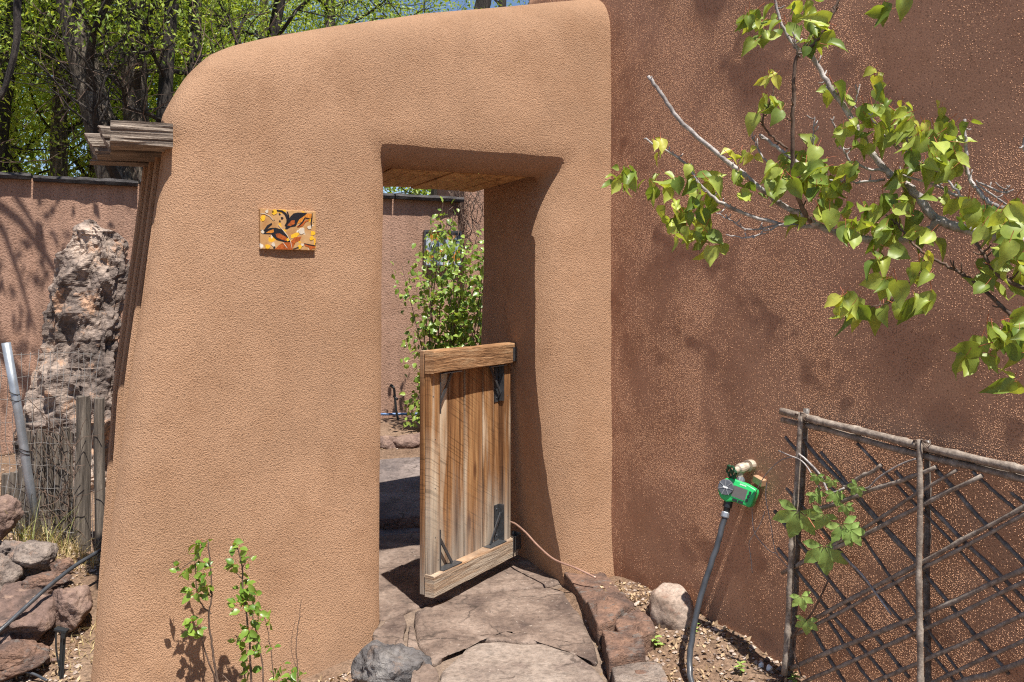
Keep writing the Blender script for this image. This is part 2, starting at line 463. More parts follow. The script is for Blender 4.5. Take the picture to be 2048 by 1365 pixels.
GP = np.array([
 (0,3.5,-.10),(0,4.2,-.10),(0,5,-.10),(-.3,4.6,-.10),(-.7,5.6,-.10),(.35,4.0,-.09),(.3,3.2,-.12),(-.2,3.2,-.13),
 (.62,4.35,.02),(.75,4.2,.035),(.95,3.85,0),(1.1,3.6,-.045),(1.4,3.0,-.10),(.75,3.55,-.09),(1.8,2.2,-.14),(.9,2.8,-.14),
 (-.9,3.7,-.20),(-1.3,3.6,-.23),(-1.6,3.3,-.24),(-.6,3.3,-.19),(-.55,4.05,-.15),(-.75,4.1,-.16),
 (-2.06,3.8,-.14),(-2.45,4.25,.04),(-2.55,4.8,.07),(-2.7,4.8,.14),(-2.45,4.95,.02),(-2.3,3.3,-.2),(-3.2,4.6,.18),(-2.85,4.55,.18),(-3.4,3.6,-.05),
 (-3.2,6.3,.12),(-4.5,7.2,.13),(-1.2,8.7,.24),(-.7,8.2,.24),(-2,6.3,.09),(-.8,6.5,.06),(-1.9,5.2,.02),(-.2,7.5,.2),(-1.5,7.6,.2),
 (-6,6,.15),(-6,9,.2),(3,8,.2),(-3,10,.25),(0,11,.25),(-3,1,-.25),(0,0,-.2),(2,0,-.18),(6,4,0)])
def gh(x, y):
    x = np.asarray(x, float); y = np.asarray(y, float)
    num = 0; den = 0
    for (a, b, c) in GP:
        d2 = (x-a)**2 + (y-b)**2 + 0.006
        wt = 1.0 / d2**1.6
        num = num + wt*c; den = den + wt
    return num/den
def gz(x, y): return float(gh(x, y)) + 0.018*noise.noise((x*2.3, y*2.3, 0.3)) + 0.008*noise.noise((x*7, y*7, 1.3))

def axis(lo, hi, step, far):
    core = list(np.arange(lo, hi+1e-6, step))
    a = []; p = lo; st = step
    while p > -far: st *= 1.25; p -= st; a.append(p)
    b = []; p = hi; st = step
    while p < far: st *= 1.25; p += st; b.append(p)
    return np.array(a[::-1] + core + b)
gx = axis(-3.6, 2.2, 0.04, 260); gy = axis(2.6, 6.2, 0.04, 260)
GX, GY = np.meshgrid(gx, gy)
GZ = gh(GX, GY)
GZf = GZ.copy()
near = (GX > -8) & (GX < 4) & (GY > 0) & (GY < 11)
for (i, j) in zip(*np.where(near)):
    x, y = GX[i, j], GY[i, j]
    GZf[i, j] += 0.018*noise.noise((x*2.3, y*2.3, 0.3)) + 0.008*noise.noise((x*7, y*7, 1.3))
nv = np.stack([GX.ravel(), GY.ravel(), GZf.ravel()], 1)
ny, nx = GX.shape
ii, jj = np.meshgrid(np.arange(ny-1), np.arange(nx-1), indexing='ij')
q = (ii*nx + jj).ravel()
ground = link('ground', np_mesh('ground', nv, np.stack([q, q+1, q+nx+1, q+nx], 1), True), M['soil'])
tag(ground, 'brown garden soil with scattered litter around the adobe walls', 'ground', kind='structure')

# ------------------------------------------------------------------ adobe garden wall with gateway (signed distance field -> mesh)
def smax(a, b, k):
    h = np.clip(0.5 + 0.5*(a-b)/k, 0, 1)
    return b*(1-h) + a*h + k*h*(1-h)
def smin(a, b, k): return -smax(-a, -b, k)

def surface_nets(D, o, h):
    """naive surface nets: D sampled on a grid with origin o and step h; inside is negative"""
    S = D < 0
    nx, ny, nz = D.shape
    cnt = np.zeros((nx-1, ny-1, nz-1)); acc = np.zeros((nx-1, ny-1, nz-1, 3))
    corners = [(i, j, k) for i in (0,1) for j in (0,1) for k in (0,1)]
    sl = lambda c: tuple(slice(c[a], D.shape[a]-1+c[a]) for a in range(3))
    for c in corners:
        for a in range(3):
            if c[a] == 0:
                c2 = list(c); c2[a] = 1; c2 = tuple(c2)
                d1 = D[sl(c)]; d2 = D[sl(c2)]
                cr = (d1 < 0) != (d2 < 0)
                t = np.where(cr, d1/np.where(cr, d1-d2, 1), 0)
                p = np.zeros(d1.shape + (3,)); p[...] = c
                p[..., a] += t
                acc += p * cr[..., None]; cnt += cr
    act = cnt > 0
    idx = -np.ones(act.shape, int); idx[act] = np.arange(act.sum())
    base = np.stack(np.where(act), 1)
    V = (base + acc[act]/cnt[act][:, None]) * h + np.array(o)
    Fs = []
    for a in range(3):
        b, c = [(1,2),(2,0),(0,1)][a]
        s1 = [slice(None)]*3; s2 = [slice(None)]*3
        s1[a] = slice(0, -1); s2[a] = slice(1, None)
        A = S[tuple(s1)]; B = S[tuple(s2)]
        e = np.stack(np.where(A != B), 1)
        inside = A[tuple(e.T)]
        ok = (e[:, b] > 0) & (e[:, c] > 0) & (e[:, b] < D.shape[b]-1) & (e[:, c] < D.shape[c]-1)
        e = e[ok]; inside = inside[ok]
        def cell(db, dc):
            x = e.copy(); x[:, b] += db; x[:, c] += dc
            return idx[x[:,0], x[:,1], x[:,2]]
        qd = np.stack([cell(-1,-1), cell(0,-1), cell(0,0), cell(-1,0)], 1)
        qd[~inside] = qd[~inside][:, ::-1]
        Fs.append(qd)
    return V, np.concatenate(Fs)

hs = 0.02
sa = np.arange(-0.45, 2.95, hs); ta = np.arange(-0.85, 1.45, hs); za = np.arange(-0.55, 3.55, hs)
S_, T_, Z_ = np.meshgrid(sa, ta, za, indexing='ij')
toff = -0.085*np.maximum(S_-0.9, 0)**2                           # the wall bows gently towards the street
TOFF_END = -0.085*1.5**2
SIL_S = [-.5, 0, .5, 1.0, 1.5, 1.8, 2.0, 2.1, 2.2, 2.28, 2.34, 2.40, 3.0]
SIL_Z = [3.32, 3.265, 3.150, 3.04, 2.895, 2.795, 2.715, 2.665, 2.58, 2.48, 2.40, 2.30, 1.2]
ztop = np.interp(S_, SIL_S, SIL_Z)
tf = 0.028*Z_ - 0.13*np.exp(-np.maximum(Z_+0.25, 0)/0.16) + toff
front = tf - T_
back = T_ - (1.17 - 0.03*Z_ + toff*0.6)
top = (Z_ - ztop)*0.9
send = 2.585 - 0.125*(Z_+0.1) + 0.05*np.clip((Z_-2.22)/0.12, 0, 1)
rec = 1.4*np.clip((T_-TOFF_END-0.215)/0.04, 0, 1)*np.clip((2.30-Z_)/0.08, 0, 1)
end = (S_ - (send - 0.07*rec))
body = smax(front, back, 0.12)
body = smax(body, end, 0.20)
body = smax(body, top, 0.26)
# gateway: slightly splayed right jamb, flared upper corners, rounded head
flare = 0.07*np.clip((Z_-1.86)/0.38, 0, 1)**1.5*np.clip(1-(T_-0.35)/0.5, 0, 1)
foot = np.clip((Z_+0.1)/1.25, 0, 1); foot = 0.115*foot*(2-foot)
o1 = S_ - (0.255 + foot - 0.012*T_ - flare); o2 = 1.275 - 0.02*Z_ + 0.02*np.exp(-np.maximum(T_,0)/.2) - S_; o3 = 2.197 + 0.05*np.clip((T_-0.27)/0.06, 0, 1) - Z_
opening = smin(smin(o1, o2, 0.10), o3, 0.05)
D = smax(body, opening, 0.20)
V, Fc = surface_nets(D, (sa[0], ta[0], za[0]), hs)
# gentle hand-trowelled unevenness
V = V.copy()
for i in range(len(V)):
    p = V[i]
    n1 = noise.noise((p[0]*2.2, p[1]*2.2+5, p[2]*2.2)); n2 = noise.noise((p[0]*6, p[1]*6, p[2]*6+9))
    V[i, 1] += 0.011*n1 + 0.0035*n2
    V[i, 0] += 0.009*noise.noise((p[0]*2, p[1]*2, p[2]*2+31))
Wd = np.stack([CX + V[:,0]*UW.x + V[:,1]*NW.x, CY + V[:,0]*UW.y + V[:,1]*NW.y, V[:,2]], 1)
gw = empty('garden_wall', W(1.3, 0.4, -0.3), 'tall rounded tan adobe garden wall pierced by the gateway', 'wall')
wall_o = link('adobe_body', np_mesh('adobe_body', Wd, Fc[:, ::-1], True), M['stucco'], gw)

# stepped ribs and beam ends on the left end of the wall
for k in range(4):
    t0 = TOFF_END + 0.225 + 0.165*k; t1 = t0 + 0.055
    mb = MB()
    zs = np.linspace(-0.45, 2.185, 30)
    vs = []; fs = []
    for z in zs:
        se = 2.585 - 0.125*(z+0.1) - 0.002 + 0.021*k + 0.003*noise.noise((z*3, k, 0)) - 0.07*max(0, min(1, (1.1-z)/1.2))
        for (s, t) in ((se-0.02, t0), (se-0.008, t0), (se, t0+0.008), (se, t1-0.008), (se-0.008, t1), (se-0.13, t1)):
            vs.append(W(s, t, z))
    for i in range(len(zs)-1):
        for j in range(6):
            j2 = (j+1) % 6
            fs.append((i*6+j, i*6+j2, (i+1)*6+j2, (i+1)*6+j))
    fs.append(tuple(range(6))); fs.append(tuple(range((len(zs)-1)*6, len(zs)*6)))
    mb.add(vs, fs); mb.build('rib', M['stucco'], gw)

def rough_beam(name, s0, s1, t0, t1, z0, z1, parent, seed):
    """split, weathered timber: length cut across, grooves along the grain"""
    nl, npf = 40, 14
    per = []
    for i in range(npf): per.append((t0, z0 + (z1-z0)*i/npf))
    for i in range(6): per.append((t0+(t1-t0)*i/6, z1))
    for i in range(npf): per.append((t1, z1-(z1-z0)*i/npf))
    for i in range(6): per.append((t1-(t1-t0)*i/6, z0))
    n = len(per); vs = []; fs = []
    cut = (0.0, 0.05, 0.055, -0.03)[int(seed//3)]
    ct, cz = (t0+t1)/2, (z0+z1)/2
    for i in range(nl+1):
        for j, (t, z) in enumerate(per):
            f = i/nl
            s1e = s1 - cut*((z1-z)/(z1-z0)) + 0.008*noise.noise((t*40, z*60, seed))
            s = s0 + (s1e-s0)*f
            g = noise.noise((s*3.0+seed*7, t*38, z*60+seed)) * 0.006 + abs(noise.noise((s*2.2, t*60+seed, z*110)))*-0.006
            rr = 1 + g/0.05
            round_ = 0.92 if (abs(t-t0) < 1e-6 or abs(t-t1) < 1e-6) and (abs(z-z0) < .01 or abs(z-z1) < .01) else 1
            vs.append(W(s, ct+(t-ct)*rr*round_, cz+(z-cz)*(1+g/0.055)*round_ - 0.006*f*f))
    for i in range(nl):
        for j in range(n):
            j2 = (j+1) % n
            fs.append((i*n+j, i*n+j2, (i+1)*n+j2, (i+1)*n+j))
    fs.append(tuple(range(n))); fs.append(tuple(range(nl*n, nl*n+n)))
    mb = MB(); mb.add(vs, fs)
    return mb.build(name, M['beam_wood'], parent)
for k, (sl, zt, zb) in enumerate([(2.505, 2.278, 2.172), (2.555, 2.285, 2.168), (2.615, 2.275, 2.170), (2.565, 2.225, 2.168)]):
    t0 = TOFF_END + 0.085 + 0.17*k
    rough_beam('beam_end', 2.262 if k == 0 else 2.15, sl, t0, t0+0.15, zb, zt, gw, k*3.1+1)

# planks that line the head of the gateway
s = 0.36; k = 0
while s < 1.27:
    wd = random.uniform(0.105, 0.135)
    mb = MB()
    zz = 2.206 + random.uniform(-0.004, 0.004)
    t0 = 0.33; t1 = 1.10 + random.uniform(-.012, .012)
    vs = [W(s+0.004, t0, zz), W(s+wd-0.004, t0, zz), W(s+wd-0.004, t1, zz), W(s+0.004, t1, zz)]
    vs += [v + Vector((0,0,0.08)) for v in vs]
    mb.add(vs, [(0,1,2,3),(7,6,5,4),(0,4,5,1),(1,5,6,2),(2,6,7,3),(3,7,4,0)])
    mb.build('ceiling_plank', M['ceiling_wood'], gw, bevel=0.003)
    s += wd; k += 1

# ------------------------------------------------------------------ house wall (the sun only grazes it)
BAT = 0.0185
def house_face(d0, d1, z0, z1, step):
    ds = np.arange(d0, d1+1e-6, step); zs = np.arange(z0, z1+1e-6, step)
    Dm, Zm = np.meshgrid(ds, zs)
    O = np.zeros_like(Dm)
    for i in range(Dm.shape[0]):
        for j in range(Dm.shape[1]):
            d, z = Dm[i, j], Zm[i, j]
            O[i, j] = -BAT*z + 0.0062*noise.noise((d*1.5+3, z*1.3, 2.2)) + 0.0026*noise.noise((d*3.6, z*3.4+7, 0)) + 0.0006*noise.noise((d*9, z*9, 5)) + 0.0004*noise.noise((d*19, z*19, 8))
    return ds, zs, Dm, Zm, O
ds, zs, Dm, Zm, O = house_face(-1.02, 6.5, -0.45, 4.25, 0.022)
# the roof line steps down behind the garden wall
top_z = np.where(ds < -0.06, 3.56, 4.2)
Zc = np.minimum(Zm, top_z[None, :])
edge = np.clip((Zc - (top_z[None, :]-0.12))/0.12, 0, 1)
O2 = O - 0.10*edge**2
PX = CX + Dm*UH.x + O2*NH.x; PY = CY + Dm*UH.y + O2*NH.y
nzv, ndv = Dm.shape
hv = np.stack([PX.ravel(), PY.ravel(), Zc.ravel()], 1)
ii, jj = np.meshgrid(np.arange(nzv-1), np.arange(ndv-1), indexing='ij')
q = (ii*ndv + jj).ravel()
qf = np.stack([q, q+1, q+ndv+1, q+ndv], 1)
# a back, a roof and two ends close the block
nb = len(hv)
backv = []
for j in range(ndv):
    for z in (-0.45, float(top_z[j])):
        p = H(ds[j], -4.0, z); backv.append(tuple(p))
hv2 = np.concatenate([hv, np.array(backv)])
extra = []
for j in range(ndv-1):
    t0 = (nzv-1)*ndv + j
    extra.append((t0, t0+1, nb+2*(j+1)+1, nb+2*j+1))
    extra.append((nb+2*j, nb+2*j+1, nb+2*(j+1)+1, nb+2*(j+1)))
me = np_mesh('house_wall', hv2, np.concatenate([qf, np.array(extra)]), True)
bm = bmesh.new(); bm.from_mesh(me); bm.verts.ensure_lookup_table()
for j in (0, ndv-1):
    col = [bm.verts[i*ndv+j] for i in range(nzv)]
    loop = col + [bm.verts[nb+2*j+1], bm.verts[nb+2*j]]
    bm.faces.new(loop)
bmesh.ops.recalc_face_normals(bm, faces=bm.faces)
bm.to_mesh(me); bm.free()
house = link('house_wall', me, M['stucco_house'])
tag(house, 'brown stucco house wall in raking sunlight right of the gateway', 'wall')

# ------------------------------------------------------------------ far courtyard wall with its slate coping
BA = Vector((-4.48, 7.44, 0)); BB = Vector((-1.18, 9.0, 0))
BD = (BB-BA).normalized(); BN = Vector((BD.y, -BD.x, 0))
bw = empty('courtyard_wall', BB, 'pinkish stucco courtyard wall topped with dark slate coping', 'wall')
L0, L1 = -5.0, (BB-BA).length + 0.66
def BWp(l, o, z): return BA + BD*l + BN*o + Vector((0, 0, z))
ls = np.arange(L0, L1+.01, 0.06); zz = np.arange(-0.2, 2.56, 0.06)
vs = []; 
for z in zz:
    for l in ls: vs.append(BWp(l, 0.012*noise.noise((l*1.4, z*1.6, 4)) + .004*noise.noise((l*5, z*5, 4)), z))
nl = len(ls); nzb = len(zz)
fs = [(i*nl+j, i*nl+j+1, (i+1)*nl+j+1, (i+1)*nl+j) for i in range(nzb-1) for j in range(nl-1)]
b = len(vs)
vs += [BWp(L0, -.3, -.2), BWp(L1, -.3, -.2), BWp(L1, -.3, zz[-1]), BWp(L0, -.3, zz[-1])]
fs += [(b, b+3, b+2, b+1), ((nzb-1)*nl, nzb*nl-1, b+2, b+3), tuple([i*nl+nl-1 for i in range(nzb)] + [b+2, b+1]), tuple([i*nl for i in range(nzb)][::-1] + [b, b+3])]
mb = MB(); mb.add(vs, fs); mb.build('stucco_face', M['stucco_back'], bw, smooth=True)
l = L0 + .1
random.seed(11)
while l < L1:
    wd = random.uniform(0.55, 1.0); wd = min(wd, L1 + .06 - l)
    vs = []; n = 16
    zt = 2.535 + random.uniform(-.005, .012)
    for i in range(n+1):
        ll = l + 0.008 + (wd-0.016)*i/n
        fo = 0.075 + 0.02*noise.noise((ll*5, 0, 1)) + .012*noise.noise((ll*17, 0, 1))
        th = 0.055 + 0.012*noise.noise((ll*4, 3, 1)) + .008*noise.noise((ll*16, 3, 1))
        for (o, z) in ((fo, zt), (fo+.012, zt+th*.5), (fo-.015, zt+th), (-.36, zt+th+.01), (-.36, zt)):
            vs.append(BWp(ll, o, z))
    fs = []
    for i in range(n):
        for j in range(5): fs.append((i*5+j, i*5+(j+1)%5, (i+1)*5+(j+1)%5, (i+1)*5+j))
    fs += [tuple(range(5)), tuple(range(n*5, n*5+5))]
    mb = MB(); mb.add(vs, fs); mb.build('coping_slab', M['caprock'], bw)
    l += wd
# taller house corner beyond its right end
mb = MB()
c = BWp(L1+1.35, -0.9, 1.4)
ang = math.atan2(BD.y, BD.x)
mb.box(Matrix.Translation(c) @ Matrix.Rotation(ang, 4, 'Z'), (2.2, 1.0, 3.0))
o = mb.build('guest_house', M['stucco_back'], bevel=0.05)
tag(o, 'pinkish adobe corner beyond the end of the courtyard wall', 'building')

# ------------------------------------------------------------------ flagstone path
def slab(name, poly, ztop, thick, mat, parent=None, seed=0, rough=0.006, n=72, slope=(0,0)):
    """an irregular flat stone: poly is its outline (x, y) at ground level"""
    pts = [Vector((p[0], p[1], 0)) for p in poly]
    cen = sum(pts, Vector()) / len(pts)
    per = []; tot = 0; L = []
    for i in range(len(pts)):
        d = (pts[(i+1) % len(pts)] - pts[i]).length; L.append(d); tot += d
    for k in range(n):
        x = tot*k/n; i = 0
        while x > L[i] and i < len(L)-1: x -= L[i]; i += 1
        p = pts[i].lerp(pts[(i+1) % len(pts)], x/L[i])
        per.append(p)
    per2 = []
    for k in range(n):                                   # soften the corners, then roughen the edge
        p = (per[k-1] + per[k]*2 + per[(k+1) % n]) / 4
        d = (p-cen).normalized()
        p = p + d*(0.010*noise.noise((p.x*14, p.y*14, seed)) + 0.005*noise.noise((p.x*45, p.y*45, seed)))
        per2.append(p)
    rings = [(1.0, -thick), (1.012, -thick*.5), (1.0, -0.010), (0.985, -0.002), (0.93, 0), (0.8, 0), (0.62, 0), (0.42, 0), (0.2, 0)]
    vs = []; fs = []
    for f, dz in rings:
        for p in per2:
            qv = cen + (p-cen)*f
            z = ztop + dz + slope[0]*(qv.x-cen.x) + slope[1]*(qv.y-cen.y)
            if dz > -0.02:
                a = noise.noise((qv.x*5, qv.y*5, seed+2)); st = noise.noise((qv.x*9+3, qv.y*9, seed+5))
                z += rough*a + rough*.9*(1 if st > .12 else 0) * min(1, (st-.12)*8 if st > .12 else 0)
            vs.append((qv.x, qv.y, z))
    m = len(rings)
    for r in range(m-1):
        for k in range(n):
            k2 = (k+1) % n
            fs.append((r*n+k, r*n+k2, (r+1)*n+k2, (r+1)*n+k))
    vs.append((cen.x, cen.y, ztop)); fs += [((m-1)*n+k, (m-1)*n+(k+1) % n, m*n) for k in range(n)]
    fs.append(tuple(range(n-1, -1, -1)))
    mb = MB(); mb.add(vs, fs)
    return mb.build(name, mat, parent, smooth=True)
PZ = -0.05
gp = lambda L, z=PZ: [tuple(G(x, y, z)[:2]) for x, y in L]
path = slab('path', gp([(760,1090),(762,1250),(738,1275),(745,1320),(830,1345),(850,1500),(1260,1500),(1205,1330),(1190,1270),(1130,1160),(1030,1095),(960,1040),(905,1000),(815,1005)], -0.072), -0.072, 0.22, M['mortar'], None, 4)
tag(path, 'mortar bed of the flagstone path through the gateway', 'path', kind='structure')
FL = [
 ([(700,1075),(690,1190),(768,1240),(803,1224),(835,1211),(916,1186),(1110,1168),(1132,1158),(1030,1098),(985,1070),(880,1062)], 'flag', 3),
 ([(830,1221),(919,1188),(1110,1173),(1150,1200),(1162,1235),(1186,1285),(1196,1330),(1160,1303),(1144,1283),(1020,1284),(956,1277),(919,1281),(876,1328),(866,1326),(840,1290),(829,1250)], 'flag', 7),
 ([(941,1288),(960,1283),(1138,1289),(1150,1309),(1176,1323),(1208,1352),(1240,1480),(850,1480),(883,1342)], 'flag_light', 9),
 ([(745,1265),(773,1243),(805,1226),(813,1246),(806,1278),(812,1290),(785,1294),(751,1306)], 'flag', 12),
 ([(818,1250),(824,1249),(838,1296),(862,1335),(880,1345),(845,1500),(800,1500),(825,1340),(815,1296)], 'flag', 15),
]
for poly, mname, sd in FL:
    slab('flagstone', gp(poly), PZ + random.uniform(-.003, .004), 0.03, M[mname], path, sd)
# the raised, sloping landing inside the courtyard
slab('flagstone', [(-1.9,5.75),(-1.2,5.70),(-.62,5.80),(-.1,6.05),(-.05,6.9),(-.35,7.35),(-.9,7.45),(-1.6,7.3),(-2.1,6.6)], 0.09, 0.16, M['flag_dark'], path, 21, 0.010, slope=(0, 0.085))
slab('flagstone', gp([(560,1078),(690,1082),(880,1058),(960,1040),(905,1000),(790,1012),(640,1020)], -0.052), -0.056, 0.03, M['flag_dark'], path, 23)

# ------------------------------------------------------------------ stones
def rock(name, cen, size, seed, mat, parent=None, sub=4, facets=12, rough=0.06, rotz=0.0, tilt=0.0, cut=(0.62, 0.95)):
    rr = random.Random(seed)
    bm = bmesh.new()
    bmesh.ops.create_icosphere(bm, subdivisions=sub, radius=1.0)
    pl = []
    for i in range(facets):
        n = Vector((rr.gauss(0,1), rr.gauss(0,1), rr.gauss(0,1))).normalized()
        pl.append((n, rr.uniform(*cut)))
    mt = Matrix.Rotation(rotz, 3, 'Z') @ Matrix.Rotation(tilt, 3, 'Y')
    for v in bm.verts:
        d = v.co.normalized(); r = 1.0
        for n, h in pl:
            c = d.dot(n)
            if c > 0.05: r = min(r, h/c)
        r += rough*noise.noise(d*2.2 + Vector((seed, 0, 0))) + rough*.55*noise.noise(d*6 + Vector((0, seed, 0))) + rough*.28*noise.noise(d*16 + Vector((0, 0, seed)))
        p = d*r
        v.co = Vector(cen) + mt @ Vector((p.x*size[0]/2, p.y*size[1]/2, p.z*size[2]/2))
    me = bpy.data.meshes.new(name); bm.to_mesh(me); bm.free()
    shade(me)
    return link(name, me, mat, parent)

# low red stones edging the path
EDGE = [
 ([(1126,1140),(1172,1134),(1216,1150),(1243,1186),(1270,1212),(1226,1240),(1196,1252),(1172,1205),(1150,1170)], 0.022, 'redstone', 'blackened red sandstone edging slab tucked into the wall corner'),
 ([(1230,1240),(1274,1214),(1302,1238),(1314,1268),(1288,1279),(1240,1262)], 0.012, 'redstone', 'reddish edging stone touching the round tan boulder'),
 ([(1203,1258),(1240,1264),(1284,1272),(1291,1308),(1252,1314),(1217,1324)], 0.005, 'redstone', 'orange-sided brick-like edging stone beside the middle flagstone'),
 ([(1222,1330),(1255,1318),(1312,1320),(1330,1345),(1340,1400),(1300,1440),(1245,1420)], -0.015, 'greyrock', 'grey flat edging stone beside the pale flagstone'),
]
for i, (poly, z, mname, lab) in enumerate(EDGE):
    o = slab('edging_stone', gp(poly, z), z, 0.17, M[mname], None, 40+i, 0.016, slope=(0.02, -0.02))
    tag(o, lab, 'stone', 'stones edging the path')
o = rock('edging_stone', G(1275,1352,-0.05) + Vector((0.02,-0.03,0.0)), (0.14,0.1,0.07), 77, M['redstone'], sub=3, facets=9)
tag(o, 'small orange stone fragment at the bottom edge beside the grey edging stone', 'stone', 'stones edging the path')
o = rock('boulder', P(1347,1226,4.02) + Vector((0, 0.03, -0.01)), (0.235,0.26,0.27), 5, M['boulder'], sub=5, facets=9, rough=0.05, cut=(0.78,1.0))
tag(o, 'round tan boulder on the soil against the house wall', 'boulder')
o = rock('path_rock', G(782,1372,-0.14) + Vector((0.0, 0.03, 0.06)), (0.34,0.28,0.24), 8, M['bluerock'], sub=5, facets=12, rough=0.13)
tag(o, 'rough blue-grey rock at the left edge of the path', 'rock')
o = rock('path_rock', G(762,1248,-0.14) + Vector((-0.02, 0.03, 0.03)), (0.10,0.18,0.12), 9, M['brownrock'], sub=4)
tag(o, 'narrow brown rock wedged under the left jamb of the gateway', 'rock')

BANK = [  # px, py, distance, size, seed, material, label
 (36,1232,4.05,(0.56,0.34,0.27),21,'brownrock','large brown slab boulder lying under the black drip hose'),
 (66,1110,4.38,(0.25,0.20,0.19),22,'greyrock','angular tan-grey rock right at the foot of the pipe post'),
 (92,1166,4.20,(0.25,0.18,0.11),23,'redstone','flat reddish stone above the large brown slab boulder'),
 (4,1036,4.62,(0.24,0.22,0.24),24,'brownrock','dark brown round rock left of the pipe post'),
 (8,1148,4.30,(0.18,0.18,0.24),25,'greyrock','grey cracked rock cut off by the left edge'),
 (20,1098,4.45,(0.17,0.15,0.11),26,'greyrock','small grey rock between the round dark rock and the cracked rock'),
 (124,1134,4.34,(0.12,0.10,0.10),27,'redstone','small pinkish stone beside the stake fence foot'),
 (26,1322,3.72,(0.34,0.24,0.16),28,'redstone','red-brown stone lowest in the left corner'),
 (22,1280,3.90,(0.26,0.16,0.11),29,'brownrock','low brown stone wedged beneath the large slab boulder'),
 (140,1212,4.08,(0.20,0.20,0.24),30,'brownrock','crumbling brown rock next to the wall end'),
 (-40,1190,4.15,(0.25,0.22,0.22),31,'greyrock','grey rock just past the left edge'),
 (38,1190,4.22,(0.045,0.04,0.045),32,'white','small white pebble on the rocky bank'),
]
for (x, y, Y, sz, sd, mname, lab) in BANK:
    o = rock('bank_rock', P(x, y, Y), sz, sd, M[mname], sub=5 if sz[0] > .1 else 3, facets=14, rough=0.11, rotz=sd*0.7, cut=(0.6,0.9))
    tag(o, lab, 'rock', 'rocks of the left bank')

rb = random.Random(44)
for k in range(14):
    x, y = rb.uniform(0, 175), rb.uniform(1120, 1300)
    Y = 4.55 - (y-1080)*.0032
    p = P(x, y, Y); p.z = gz(p.x, p.y) + .012
    w_ = rb.uniform(.05, .10)
    tag(rock('broken_stone', p, (w_, w_*.8, w_*.6), 200+k, M['redstone'] if k % 2 else M['brownrock'], sub=3, facets=12, rough=.08, cut=(.5,.85)), 'small broken red-brown stone lying among the bank rocks', 'stone', 'broken stones on the left bank')
# the tall standing stone
def standing_stone():
    Y = 6.35
    OUT = [(1000,45,242),(880,58,238),(830,68,238),(760,84,236),(700,92,234),(620,107,233),(560,115,240),(520,124,246),(490,136,246),(474,144,240),(462,150,232),(452,157,205),(445,164,196),(438,172,186)]
    ys = [o[0] for o in OUT][::-1]; xl = [o[1] for o in OUT][::-1]; xr = [o[2] for o in OUT][::-1]
    nr, nc = 180, 110
    vs = []; fs = []
    for i in range(nr+1):
        y = 1000 - (1000-438)*i/nr
        a = np.interp(y, ys, xl); b = np.interp(y, ys, xr)
        if y < 440: a, b = 175, 183
        cx = (a+b)/2; hw = (b-a)/2*Y/F
        c = P(cx, y, Y)
        for k in range(nc):
            th = 2*math.pi*k/nc
            ex = math.copysign(abs(math.cos(th))**0.75, math.cos(th)); ey = math.copysign(abs(math.sin(th))**0.75, math.sin(th))
            p = Vector((c.x + hw*ex, Y + 0.75*hw*ey, c.z))
            n = Vector((ex, ey*1.2, 0.15)).normalized()
            q1 = Vector((p.x*3, p.y*3, p.z*1.8))
            dsp = 0.075*noise.noise(q1) - 0.095*abs(noise.noise(q1*1.9 + Vector((7,0,0)))) + 0.03*noise.noise(q1*4.2) + 0.028*abs(noise.noise(q1*8)) + 0.012*noise.noise(q1*19) + 0.03
            # blocky splitting
            cell = noise.cell(Vector((p.x*9, p.y*9, p.z*5)))
            dsp += 0.022*(cell-0.5)
            vs.append(p + n*dsp)
    for i in range(nr):
        for k in range(nc):
            k2 = (k+1) % nc
            fs.append((i*nc+k, i*nc+k2, (i+1)*nc+k2, (i+1)*nc+k))
    fs.append(tuple(range(nr*nc, nr*nc+nc)))
    mb = MB(); mb.add(vs, fs)
    o = mb.build('standing_stone', M['standing'])
    tag(o, 'tall craggy dark standing stone in front of the courtyard wall', 'rock')
standing_stone()
# stones edging the far planting bed
for i, (x, y, wd) in enumerate([(772,905,.34),(812,893,.36),(850,880,.34),(888,872,.3),(735,915,.3)]):
    p = P(x, y, 7.55 + i*0.03)
    o = rock('bed_stone', Vector((p.x, p.y, 0.21)), (wd,0.24,0.17), 60+i, M['brownrock'], sub=4, facets=10, rough=.1)
    tag(o, ['brown bed stone seen through the gateway nearest its left jamb', 'middle brown bed stone seen left of the open gate', 'brown bed stone just left of the gate edge below the sapling', 'brown bed stone hidden mostly behind the gate', 'brown bed stone hidden mostly behind the left jamb'][i], 'stone', 'stones edging the far planting bed')

# ------------------------------------------------------------------ wooden gate standing ajar
HG = Vector((-0.022, 5.0, 0)); GD = Vector((-0.5205, -0.8539, 0)); GN = Vector((0.8539, -0.5205, 0))
gate = empty('wooden_gate', HG, 'weathered plank gate with iron corner braces standing ajar', 'gate')
def GM(x, y, z, rx=0.0):
    m = Matrix((( GD.x, GN.x, 0, 0), (GD.y, GN.y, 0, 0), (0, 0, 1, 0), (0, 0, 0, 1)))
    m.translation = HG + GD*x + GN*y + Vector((0, 0, z))
    return m @ Matrix.Rotation(rx, 4, 'Y')
random.seed(5)
xs = [0.0, 0.155, 0.275, 0.455, 0.605, 0.735, 0.81]
for i in range(6):
    mb = MB(); a, b = xs[i]+0.0042, xs[i+1]-0.0042
    zt = 1.248 + random.uniform(-.006, .006)
    mb.box(GM((a+b)/2, -0.016 + random.uniform(-.004, .004), (0.012+zt)/2), (b-a, 0.03, zt-0.012))
    mb.build('plank', M['gate_wood'], gate, bevel=0.003)
for (a, b) in ((0.03, 0.105), (0.725, 0.806)):
    mb = MB(); mb.box(GM((a+b)/2, 0.0175, 0.628), (b-a, 0.033, 1.02))
    mb.build('stile', M['gate_wood'], gate, bevel=0.003)
